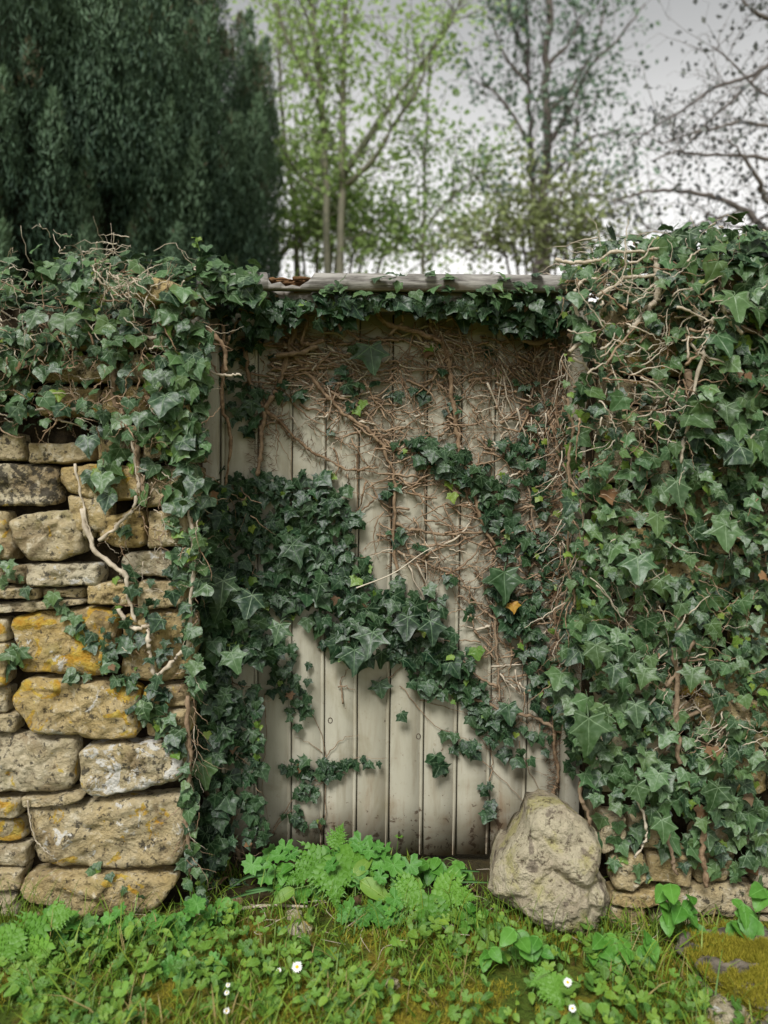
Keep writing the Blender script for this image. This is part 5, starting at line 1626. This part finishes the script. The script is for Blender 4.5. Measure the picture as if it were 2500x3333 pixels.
elder('bright sprig at the right edge in front of the wall', (1.02, 2.02), [z3(x, y) for x, y in ((1525, 1060), (1475, 1110), (1590, 1110), (1510, 1160), (1610, 1195), (1560, 1130), (1640, 980), (1490, 1130))], 0.062, 2.0)
elder('broad-leaved sprig at the foot of the leaning stone, right side', (0.62, 2.0), [z3(x, y) for x, y in ((770, 1240), (740, 1270), (800, 1300), (840, 1260), (850, 1310), (790, 1340), (730, 1310), (960, 1290), (990, 1320), (900, 1260), (1020, 1280))], 0.054, 1.97)
elder('pale broad-leaved sprig in the grass left of the leaning stone foot', (0.36, 1.95), [z3(x, y) for x, y in ((290, 1200), (280, 1250), (310, 1250), (420, 1240), (400, 1270), (160, 1300), (140, 1330), (440, 1280))], 0.052, 1.93)


def parsley(label, base, items):
    root = thing('cow_parsley', label, 'plant', (base[0], base[1], gz(*base)), 'cow parsley leaves')
    for (px, py, Y, tipx, tipy, size) in items:
        c = P(px, py, Y)
        A = orient((rng.normal() * 0.1, -0.9, 0.75), (tipx, -0.35, tipy), size)
        o = link('frond', FRM[int(rng.integers(2))], root)
        place(o, A, c, root)
        stem_to(root, (base[0], base[1], gz(*base) - 0.005), c, 0.0016)


parsley('bright yellow-green feathery leaf left of centre at the door foot', (-0.12, 2.33), [(1070, 2775, 2.30, -0.75, -0.45, 0.15), (1085, 2780, 2.28, 0.10, -0.9, 0.15), (1100, 2770, 2.29, 0.85, -0.35, 0.13), (1085, 2765, 2.30, 0.1, 0.6, 0.08)])
parsley('bright feathery leaf with three fronds right of centre at the door foot', (0.14, 2.25), [(1405, 2890, 2.18, 0.95, 0.0, 0.13), (1395, 2905, 2.17, 0.05, -1.0, 0.14), (1380, 2890, 2.18, -0.95, -0.05, 0.12)])
parsley('pale green feathery leaves in the grass at the left edge', (-0.92, 1.97), [(160, 3000, 1.99, -0.8, -0.4, 0.13), (170, 3060, 1.95, -0.7, -0.6, 0.13), (60, 3010, 1.97, -0.3, -0.8, 0.12), (150, 2985, 2.0, 0.5, 0.4, 0.08)])
parsley('small feathery leaf in the lawn near the bottom left corner', (-0.85, 1.80), [(125, 3180, 1.82, 0.2, -0.8, 0.09), (118, 3185, 1.82, -0.8, -0.3, 0.07)])
parsley('small jagged leaf in the grass left of the lone daisy on the right', (0.36, 1.82), [(1790, 3165, 1.84, 0.2, -0.8, 0.09), (1795, 3170, 1.84, -0.8, -0.2, 0.06)])

dock = thing('dock_plant', 'two long yellowish-green dock leaves among the door foot plants', 'plant', (-0.1, 2.28, gz(-0.1, 2.28)))
for (px, py, Y, tx, tz, sz) in ((960, 2892, 2.2, -0.7, -0.45, 0.075), (1170, 2865, 2.2, 0.75, -0.45, 0.11), (1150, 2850, 2.24, 0.2, 0.5, 0.08)):
    o = link('leaf', DKM, dock)
    place(o, orient((0, -0.75, 0.8), (tx, -0.2, tz), sz), P(px, py, Y), dock)
    stem_to(dock, (-0.1, 2.28, gz(-0.1, 2.28)), P(px, py, Y), 0.0018)


def strap(label, base, paths, w=0.010):
    root = thing('strap_leaved_plant', label, 'plant', (*base, gz(*base)), 'strap leaves by the door')
    for pts in paths:
        q = catmull([P(x, y, Y) for x, y, Y in pts], 6)
        n = len(q)
        V, F = [], []
        for i, p in enumerate(q):
            ww = w * (1 - (i / (n - 1)) ** 3 * 0.8)
            V += [p + np.array([0, -0.003, ww * 0.55]), p + np.array([0, 0.004, 0.0]), p + np.array([0, -0.003, -ww * 0.55])]
        for i in range(n - 1):
            a = i * 3
            F += [(a, a + 1, a + 4), (a, a + 4, a + 3), (a + 1, a + 2, a + 5), (a + 1, a + 5, a + 4)]
        link('leaf', mesh_np('strap', np.array(V) - np.array(root.location), F, M['strap']), root)


strap('grey-green strap leaves lying left of the round-leaved weed', (-0.32, 2.3), [[(860, 2842, 2.30), (800, 2855, 2.27), (742, 2893, 2.22)], [(880, 2890, 2.24), (810, 2905, 2.22), (735, 2928, 2.18)], [(890, 2895, 2.22), (850, 2890, 2.2), (800, 2900, 2.18)]])
strap('pale strap leaves lying between the boards and the leaning stone', (0.24, 2.36), [[(1465, 2850, 2.36), (1500, 2832, 2.34), (1560, 2836, 2.30)], [(1480, 2870, 2.34), (1530, 2868, 2.3), (1590, 2872, 2.26)]], 0.008)

# dandelion seed head
dl = thing('dandelion', 'lone spent dandelion head on a thin stalk before the boards', 'flower', (0.045, 2.36, gz(0.045, 2.36)))
tp = P(1299, 2722, 2.34)
stem_to(dl, (0.045, 2.36, gz(0.045, 2.36)), tp, 0.0017)
V, F = rock('', '', 0, 0, 0.0045, 0.0045, 0.016, None, 1.0, 6)
link('seed_head', mesh_np('seed_head', V + (np.array(tp) - np.array(dl.location)), F, M['headdark']), dl)
mb = MB()
for k in range(9):
    a = k / 9 * 6.283
    d = Vector((math.cos(a), math.sin(a), -0.8))
    scatter(mb, (np.array([(0, 0, 0), (0.2, 0.5, 0), (0, 1, 0), (-0.2, 0.5, 0)]), np.array([[0, 1, 2], [0, 2, 3]]), np.zeros((4, 2))), [orient((0, 0, 1), d, 0.016)], [np.array(tp) - np.array(dl.location)])
link('bract', mb.mesh('bract', M['fern']), dl, kind='stuff')

# daisies


def daisy(label, px, py, size, h=0.045, tilt=(-0.1, -0.75, 1)):
    h += 0.02
    Y = G(px, py).y * (1 - h / CAM.z)
    c = P(px, py, Y)
    root = thing('daisy', label, 'flower', (c.x, c.y + 0.008, gz(c.x, c.y)), 'daisies in the lawn')
    stem_to(root, root.location, c, 0.0011)
    A = orient(tilt, (0, -1, 0), size / 2)
    n = 18
    pet = (np.array([(-0.06, 0.16, 0), (0.06, 0.16, 0), (0.13, 0.7, 0.05), (-0.13, 0.7, 0.05), (0, 1.0, 0.02)]), np.array([[0, 1, 2], [0, 2, 3], [3, 2, 4]]), np.zeros((5, 2)))
    mb = MB()
    for k in range(n):
        a = k / n * 6.2832 + rng.normal() * 0.05
        r_ = np.array([[math.cos(a), -math.sin(a), 0], [math.sin(a), math.cos(a), 0], [0, 0, 1]])
        scatter(mb, pet, [A @ r_ * rng.uniform(0.9, 1.05)], [np.array(c) - np.array(root.location)])
    link('petals', mb.mesh('petals', M['petal'], smooth_=False), root, kind='stuff')
    V, F = rock('', '', 0, 0, 0.30, 0.30, 0.20, None, 2.0, 6)
    link('flower_centre', mesh_np('flower_centre', (A @ V.T).T + np.array(c) - np.array(root.location), F, M['disc']), root)


daisy('white daisy with a yellow eye, largest, in the moss left of centre', 967, 3147, 0.029)
daisy('half-open small daisy just left of the largest daisy', 908, 3158, 0.013, 0.03)
daisy('white daisy facing up in the grass right of centre', 1848, 3197, 0.023)
daisy('white daisy near the bottom edge, below another daisy', 1863, 3282, 0.019, 0.03)
daisy('tiny white daisy bud, upper of two at lower left', 742, 3206, 0.012, 0.03)
daisy('tiny white daisy bud, lower of two at lower left', 738, 3231, 0.013, 0.03)
daisy('faint white daisy at the bottom edge, left', 738, 3290, 0.016, 0.02)

# fallen stick along the door foot
q = catmull([P(560, 2958, 2.13), P(700, 2952, 2.16), P(850, 2948, 2.2), P(1000, 2952, 2.2)], 6)
q[:, 2] = [gz(a[0], a[1]) + 0.012 for a in q]
V, F = tube(q, 0.006, 0.004, 6, 0.1)
o = link('fallen_stick', mesh_np('fallen_stick', V, F, M['drytwig']))
tag(o, 'thin bare stick lying on the ground before the door', 'stick')

# low leafy ground cover
mb = MB()
N = 8000
cx_, cy_ = rng.uniform(-1.35, 1.35, N), rng.uniform(1.25, 2.35, N)
d_ = np.array([0.26 + 1.25 * noise.noise((x * 4.2 + 4, y * 4.2, 6.6)) + 0.25 * np.clip(abs(x) - 0.3, 0, 1) - 1.6 * max(0, y - 2.12) for x, y in zip(cx_, cy_)])
ok = (rng.random(N) < d_) & ~((cy_ > 2.10) & ((cx_ < -0.55) | (cx_ > 0.55)))
for i in np.nonzero(ok)[0]:
    x, y = cx_[i], cy_[i]
    h = 0.012 + 0.045 * rng.random() ** 1.6 + 0.02 * (y > 1.95) * rng.random()
    sz = rng.uniform(0.014, 0.040)
    pr = COV[int(rng.integers(6))]
    A = orient((rng.normal() * 0.4, -0.45 + rng.normal() * 0.35, 1.0), (rng.normal(), -1, 0), sz)
    c = np.array([x, y, gz(x, y) + h])
    scatter(mb, pr, [A], [c])
    TV, TF = tube([c, c + np.array([rng.normal() * 0.008, 0.006, -h])], 0.0007, 0.0007, 3)
    mb.add(TV, TF, None, rng.random())
link('ground_cover', mb.mesh('ground_cover', M['cover']), kind='stuff')

# ------------------------------------------------------------------ trees beyond the wall


def orient_v(N, T, size):
    """orient() for many leaves at once"""
    z = N / (np.linalg.norm(N, axis=1)[:, None] + 1e-9)
    y = T - z * (T * z).sum(1)[:, None]
    y /= np.linalg.norm(y, axis=1)[:, None] + 1e-9
    x = np.cross(y, z)
    return np.stack([x, y, z], 2) * size[:, None, None]


def conifer():
    ax, ay, rad = -4.15, 7.3, 3.03
    root = thing('conifer', 'huge dark conifer with upright feathery sprays behind the left wall', 'tree', (ax, ay, 0))
    V, F = tube([(ax, ay, -0.1), (ax, ay, 4), (ax, ay, 8.2)], 0.30, 0.06, 10)
    link('trunk', mesh_np('trunk', V - np.array(root.location), F, M['bark_dark']), root)
    mb = MB()
    spr = (np.array([(0, 0, 0), (0.085, 0.45, 0.03), (0, 1.0, -0.03), (-0.085, 0.45, 0.03)]), np.array([[0, 1, 2], [0, 2, 3]]), np.zeros((4, 2)))

    def R_at(z, th):
        return rad * max(0.1, 1 - 0.052 * (z - 3.6) ** 2 if z > 3.6 else 1 - 0.03 * (z - 3.6) ** 2) * (1 + 0.05 * noise.noise((math.cos(th) * 2.6, math.sin(th) * 2.6, z * 0.5)))
    for k in range(640):
        seen = k < 470
        th = R(rng.uniform(-128, 24)) if seen else R(rng.uniform(24, 232))
        z = rng.uniform(0.9, 6.6) if seen else rng.uniform(0.5, 8.5)
        r_ = R_at(z, th) * (0.86 + 0.14 * rng.random())
        b = np.array([ax + r_ * math.cos(th), ay + r_ * math.sin(th), z])
        outw = np.array([math.cos(th), math.sin(th), 0])
        H = rng.uniform(0.7, 1.6); Wd = 0.07 + H * rng.uniform(0.11, 0.16)
        ns = int(1250 * H / 0.8) if seen else 60
        t = rng.random(ns) ** 0.9
        prof = np.minimum(1, 0.35 + t / 0.3) * (1 - t) ** 0.6
        a = rng.random(ns) * 6.283
        rr = Wd * prof * np.sqrt(rng.uniform(0.3, 1, ns)) * (1 + 0.25 * np.sin(a * 3 + t * 20))
        c = b[None] + np.stack([rr * np.cos(a), rr * np.sin(a), t * H - 0.35 * H], 1) + outw[None] * (0.20 * t - 0.04)[:, None]
        D = np.stack([np.cos(a) * 0.35, np.sin(a) * 0.35, np.ones(ns)], 1) + rng.normal(size=(ns, 3)) * 0.28
        Nn = np.stack([np.cos(a), np.sin(a), np.full(ns, 0.15)], 1) + rng.normal(size=(ns, 3)) * 0.5
        m3 = orient_v(Nn, D, rng.uniform(0.028, 0.075, ns) * (1.0 if seen else 2.2))
        tipm = (t > 0.78) & (rng.random(ns) < (0.4 if rng.random() < 0.30 else 0.03))
        tone = rng.random() * 0.30
        if (~tipm).any():
            scatter(mb, spr, m3[~tipm], c[~tipm], np.clip(tone + 0.25 * rng.random((~tipm).sum()) + 0.45 * t[~tipm] ** 1.5, 0, 0.99), 0)
        if tipm.any():
            scatter(mb, spr, m3[tipm], c[tipm], None, 1)
    link('crown', mb.mesh('crown', [M['yew'], M['yewtip']], root.location, smooth_=False), root, kind='stuff')
    n, m_ = 26, 40                                   # dark shell added inside the crown: blocks sky, paints shade between plumes
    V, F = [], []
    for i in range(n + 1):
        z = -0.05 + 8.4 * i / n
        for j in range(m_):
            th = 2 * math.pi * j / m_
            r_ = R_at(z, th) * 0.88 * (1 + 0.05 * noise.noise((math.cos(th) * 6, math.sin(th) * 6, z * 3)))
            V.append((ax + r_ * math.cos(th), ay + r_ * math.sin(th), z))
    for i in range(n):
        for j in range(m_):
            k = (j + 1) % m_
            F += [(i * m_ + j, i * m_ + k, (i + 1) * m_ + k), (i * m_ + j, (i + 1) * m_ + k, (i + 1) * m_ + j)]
    link('shade_core', mesh_np('shade_core', np.array(V) - np.array(root.location), F, M['yew_core']), root)


conifer()

LEAF4 = (np.array([(0, 0, 0), (0.36, 0.42, 0.06), (0, 1, -0.05), (-0.36, 0.42, 0.06)]), np.array([[0, 1, 2], [0, 2, 3]]), np.zeros((4, 2)))


class Tree:
    def __init__(s, label, loc, bark, leafm, lsize):
        s.root = thing('tree', label, 'tree', loc)
        s.loc = np.array(loc); s.bark = bark; s.lm = leafm; s.ls = lsize
        s.limbs = []; s.tw = MB(); s.lv = ([], [])

    def limb(s, pts, r0, r1, part='branch'):
        q = catmull(pts, 6)
        q = q + rng.normal(size=q.shape) * r0 * 0.18
        V, F = tube(q, r0, r1, 7, 0.05)
        link(part, mesh_np(part, V - s.loc, F, M[s.bark]), s.root)
        return q

    def leaves(s, c, n, sig):
        for k in range(n):
            p = c + rng.normal(size=3) * sig
            s.lv[0].append(orient(rng.normal(size=3) + np.array([0, -0.3, 0.5]), rng.normal(size=3) + np.array([0, 0, -0.5]), s.ls * rng.uniform(0.6, 1.25)))
            s.lv[1].append(p)

    def twigs(s, q, n, L, r, nleaf, sig, t0=0.1, up=0.5, sub=3, depth=0.6):
        for k in range(n):
            t = t0 + (1 - t0) * rng.random()
            i = min(len(q) - 2, int(t * (len(q) - 1)))
            b = q[i]; T = q[i + 1] - q[i]; T = T / (np.linalg.norm(T) + 1e-9)
            d = T * 0.6 + rng.normal(size=3) * np.array([0.8, depth, 0.6]) + np.array([0, 0, up])
            d /= np.linalg.norm(d)
            l = L * rng.uniform(0.5, 1.2)
            pts = [b]
            for j in range(5):
                d = d + rng.normal(size=3) * 0.22; d /= np.linalg.norm(d)
                pts.append(pts[-1] + d * l / 5)
            V, F = tube(pts, r, r * 0.35, 4)
            s.tw.add(V, F, None, rng.random())
            for j in range(2, 6):
                s.leaves(pts[j], int(rng.poisson(nleaf)), sig)
            for m_ in range(sub):
                j = int(rng.integers(1, 6))
                d2 = d + rng.normal(size=3) * 0.8; d2 /= np.linalg.norm(d2)
                e = pts[j] + d2 * l * 0.35
                V, F = tube([pts[j], (pts[j] + e) / 2 + rng.normal(size=3) * 0.02, e], r * 0.45, r * 0.25, 3)
                s.tw.add(V, F, None, rng.random())
                s.leaves(e, int(rng.poisson(nleaf)), sig)
                s.leaves((pts[j] + e) / 2, int(rng.poisson(nleaf * 0.5)), sig)

    def done(s):
        if s.tw.n:
            link('twigs', s.tw.mesh('twigs', M[s.bark], s.loc), s.root, kind='stuff')
        mb = MB()
        scatter(mb, LEAF4, s.lv[0], s.lv[1])
        link('crown', mb.mesh('crown', M[s.lm], s.loc, smooth_=False), s.root, kind='stuff')


def tv_(pts, Y, dy=0.0):
    return [Pv(x, y, Y + dy * i) for i, (x, y) in enumerate(pts)]


def ground_under(x, Y):
    c = Pv(x, 590, Y)
    return (c.x, c.y, -0.05)


# twin-stemmed tree in fresh leaf
Y = 8.0
t = Tree('fresh green twin-stemmed tree in the middle, with a long branch leaning right', ground_under(720, Y), 'bark_green', 'maple', 0.072)
a = t.limb([ground_under(712, Y)] + tv_([(708, 590), (704, 350), (692, 180), (672, 0), (660, -120)], Y), 0.042, 0.020, 'trunk')
b = t.limb([ground_under(728, Y)] + tv_([(735, 590), (738, 330), (742, 120), (748, -120)], Y), 0.046, 0.022, 'trunk')
c1 = t.limb(tv_([(744, 380), (800, 290), (880, 180), (965, 60), (1010, -40)], Y, 0.05), 0.036, 0.012)
c2 = t.limb(tv_([(748, 400), (810, 340), (850, 270), (900, 200), (925, 120)], Y, -0.05), 0.030, 0.010)
c3 = t.limb(tv_([(700, 200), (650, 140), (610, 60), (590, -60)], Y, 0.05), 0.028, 0.012)
c4 = t.limb(tv_([(700, 420), (640, 370), (600, 300)], Y, 0.1), 0.018, 0.007)
c5 = t.limb(tv_([(690, 170), (680, 90), (655, 10)], Y, 0.05), 0.018, 0.008)
for q, n in ((a, 42), (b, 42), (c1, 30), (c2, 16), (c3, 18), (c4, 12), (c5, 8)):
    t.twigs(q, n + (8 if n > 40 else 0), 0.80, 0.006, 2.2, 0.08, 0.22 if n > 40 else 0.1)
t.done()
# slim stem at the left, beside the conifer
Y = 9.0
t = Tree('slim green tree with dark forked stem beside the conifer', ground_under(640, Y), 'bark_green', 'maple', 0.068)
a = t.limb([ground_under(640, Y)] + tv_([(640, 590), (638, 470), (620, 330), (606, 200), (600, 60), (585, -80)], Y), 0.034, 0.012, 'trunk')
b = t.limb(tv_([(640, 540), (690, 480), (740, 440), (790, 400)], Y, -0.1), 0.032, 0.010)
c = t.limb(tv_([(600, 560), (640, 520), (690, 480)], Y, 0.0), 0.022, 0.012)
d = t.limb(tv_([(630, 420), (660, 400), (690, 330)], Y, 0.0), 0.020, 0.008)
for q, n in ((a, 46), (b, 22), (c, 18), (d, 12)):
    t.twigs(q, n, 0.75, 0.006, 3.4, 0.10, 0.25 if n > 40 else 0.0)
t.done()
# low scrubby growth right behind the beam
Y = 8.6
t = Tree('low bushy green tree just above the beam between the trunks', ground_under(690, Y), 'bark_green', 'maple', 0.070)
for x0, x1, y1 in ((690, 680, 470), (690, 760, 480), (700, 820, 520), (690, 620, 500), (700, 730, 440), (700, 860, 545), (690, 780, 560), (690, 600, 555), (700, 940, 560), (690, 680, 540)):
    q = t.limb([ground_under(690, Y)] + tv_([((x0 + x1) / 2, 570), (x1, y1)], Y, rng.normal() * 0.1), 0.026, 0.008)
    t.twigs(q, 12, 0.62, 0.005, 2.6, 0.10, 0.55)
t.done()
# thin sapling
Y = 8.5
t = Tree('thin sapling with sparse green leaves right of the twin-stemmed tree', ground_under(913, Y), 'bark_green', 'sapling', 0.065)
a = t.limb([ground_under(913, Y)] + tv_([(914, 590), (916, 480), (918, 350), (925, 200), (930, 120)], Y), 0.026, 0.006, 'trunk')
b = t.limb(tv_([(916, 500), (960, 440), (1010, 400), (1060, 370)], Y, -0.05), 0.016, 0.006)
c = t.limb(tv_([(916, 540), (880, 500), (850, 470), (800, 460)], Y, 0.05), 0.014, 0.005)
d = t.limb(tv_([(914, 570), (960, 530), (1000, 500), (1050, 490)], Y, 0.05), 0.012, 0.005)
for q, n in ((a, 26), (b, 18), (c, 14), (d, 12)):
    t.twigs(q, n, 0.60, 0.006, 3.0, 0.085, 0.3 if n > 20 else 0.0)
t.done()
# dark double trunk
Y = 9.5
t = Tree('tall dark double-trunked tree with grey-green leaves', ground_under(1172, Y), 'bark_dark', 'darkleaf', 0.078)
a = t.limb([ground_under(1165, Y)] + tv_([(1160, 580), (1157, 480), (1150, 400), (1147, 300), (1140, 150), (1135, -100)], Y), 0.050, 0.018, 'trunk')
b = t.limb([ground_under(1175, Y)] + tv_([(1174, 580), (1174, 460), (1180, 300), (1182, 120), (1190, -100)], Y), 0.078, 0.036, 'trunk')
br = []
for pts, r_ in (([(1180, 320), (1230, 240), (1270, 150), (1330, 90), (1390, 10)], 0.034), ([(1182, 250), (1240, 180), (1290, 90), (1310, -20)], 0.032), ([(1176, 400), (1220, 350), (1270, 300), (1340, 280)], 0.028), ([(1150, 330), (1110, 250), (1070, 200), (1040, 180)], 0.024),
               ([(1140, 180), (1090, 120), (1060, 40)], 0.022), ([(1152, 440), (1100, 430), (1060, 410)], 0.022), ([(1178, 460), (1230, 430), (1290, 420), (1350, 440)], 0.022), ([(1182, 140), (1230, 90), (1260, 20)], 0.028),
               ([(1176, 420), (1215, 390), (1240, 300), (1250, 220)], 0.022), ([(1140, 120), (1110, 60), (1090, -30)], 0.02)):
    br.append(t.limb(tv_(pts, Y, rng.normal() * 0.12), r_, 0.008))
t.twigs(a, 30, 0.7, 0.006, 1.5, 0.085, 0.45)
t.twigs(b, 30, 0.7, 0.006, 1.5, 0.085, 0.45)
for q in br:
    t.twigs(q, 14, 0.66, 0.005, 1.8, 0.085, 0.15)
t.done()
# olive shrub at its foot
Y = 7.6
t = Tree('olive-green twiggy shrub at the foot of the dark trunks', ground_under(1190, Y), 'bark_grey', 'olive', 0.060)
for x1, y1 in ((1110, 500), (1160, 430), (1210, 410), (1250, 440), (1290, 470), (1040, 530), (1180, 480), (1320, 510), (1000, 550), (1080, 560), (1250, 550)):
    q = t.limb([ground_under(1190, Y)] + tv_([(1190 + (x1 - 1190) * 0.5, 560), (x1, y1)], Y, rng.normal() * 0.1), 0.020, 0.006)
    t.twigs(q, 13, 0.50, 0.005, 2.4, 0.08, 0.5)
t.done()
# budding tree, trunk beyond the right edge
Y = 6.2
rt = Pv(1800, 560, Y)
t = Tree('budding tree whose bare arching branches reach in from the right', (rt.x, rt.y, -0.05), 'bark_grey', 'bud', 0.050)
tr = t.limb([(rt.x, rt.y, -0.05), Pv(1790, 600, Y), Pv(1760, 300, Y), Pv(1770, 0, Y), Pv(1780, -200, Y)], 0.13, 0.07, 'trunk')
S2 = lambda pts, dy=0.0: [P(x, y, Y + dy * i) for i, (x, y) in enumerate(pts)]
limbs = []
for pts, r_ in (([(2660, 860), (2500, 752), (2423, 685), (2327, 641), (2230, 624), (2124, 622), (2047, 641), (1990, 656)], 0.030), ([(2640, 800), (2500, 656), (2471, 593), (2423, 516), (2370, 450)], 0.030), ([(2650, 560), (2500, 520), (2413, 506), (2254, 501), (2200, 492), (2130, 520)], 0.018),
               ([(2640, 450), (2500, 410), (2400, 400), (2340, 415), (2255, 434), (2150, 470)], 0.018), ([(2640, 100), (2500, 212), (2423, 255), (2327, 285), (2254, 337), (2134, 410), (2060, 470)], 0.020), ([(2660, 160), (2500, 63), (2452, 34), (2418, 0), (2390, -60)], 0.022),
               ([(2640, 640), (2500, 700), (2400, 740), (2300, 690)], 0.014), ([(2480, 230), (2380, 330), (2300, 400), (2230, 480)], 0.012), ([(2423, 685), (2300, 720), (2200, 760), (2100, 740)], 0.012), ([(2600, 330), (2480, 300), (2380, 200), (2320, 150)], 0.012)):
    limbs.append(t.limb(S2(pts, rng.normal() * 0.04), r_, 0.005))
for q in limbs:
    t.twigs(q, 17, 0.46, 0.0034, 0.8, 0.05, 0.1, 0.1, 3, 0.4)
t.done()

# fallen leaves and bits on the bare earth at the foot of the door and walls
mb = MB()
for k in range(80):
    x, y = rng.uniform(-1.2, 1.2), rng.uniform(2.12, 2.44)
    if y > 2.14 and (x < -0.55 or x > 0.58):
        continue
    kd = KINDS[int(rng.integers(3))]
    scatter(mb, PROT[kd][int(rng.integers(16))], [orient(rng.normal(size=3) * 0.5 + np.array([0, -0.2, 1]), rng.normal(size=3), rng.uniform(0.02, 0.05))], [np.array([x, y, gz(x, y) + 0.012 + 0.012 * rng.random()])])
for k in range(90):
    x, y = rng.uniform(-0.9, 0.9), rng.uniform(2.0, 2.42)
    if y > 2.14 and (x < -0.5 or x > 0.5):
        continue
    a = rng.uniform(0, 6.28); l = rng.uniform(0.03, 0.12); z = gz(x, y) + 0.012
    V, F = tube(catmull([(x, y, z), (x + math.cos(a) * l * 0.5, y + math.sin(a) * l * 0.5, z + 0.01 * rng.random()), (x + math.cos(a + 0.3) * l, y + math.sin(a + 0.3) * l, z + 0.012 * rng.random())], 3), 0.0014, 0.0006, 4)
    mb.add(V, F, None, rng.random(), 1)
link('leaf_litter', mb.mesh('leaf_litter', [M['ivy_dead'], M['drytwig']]), kind='stuff')
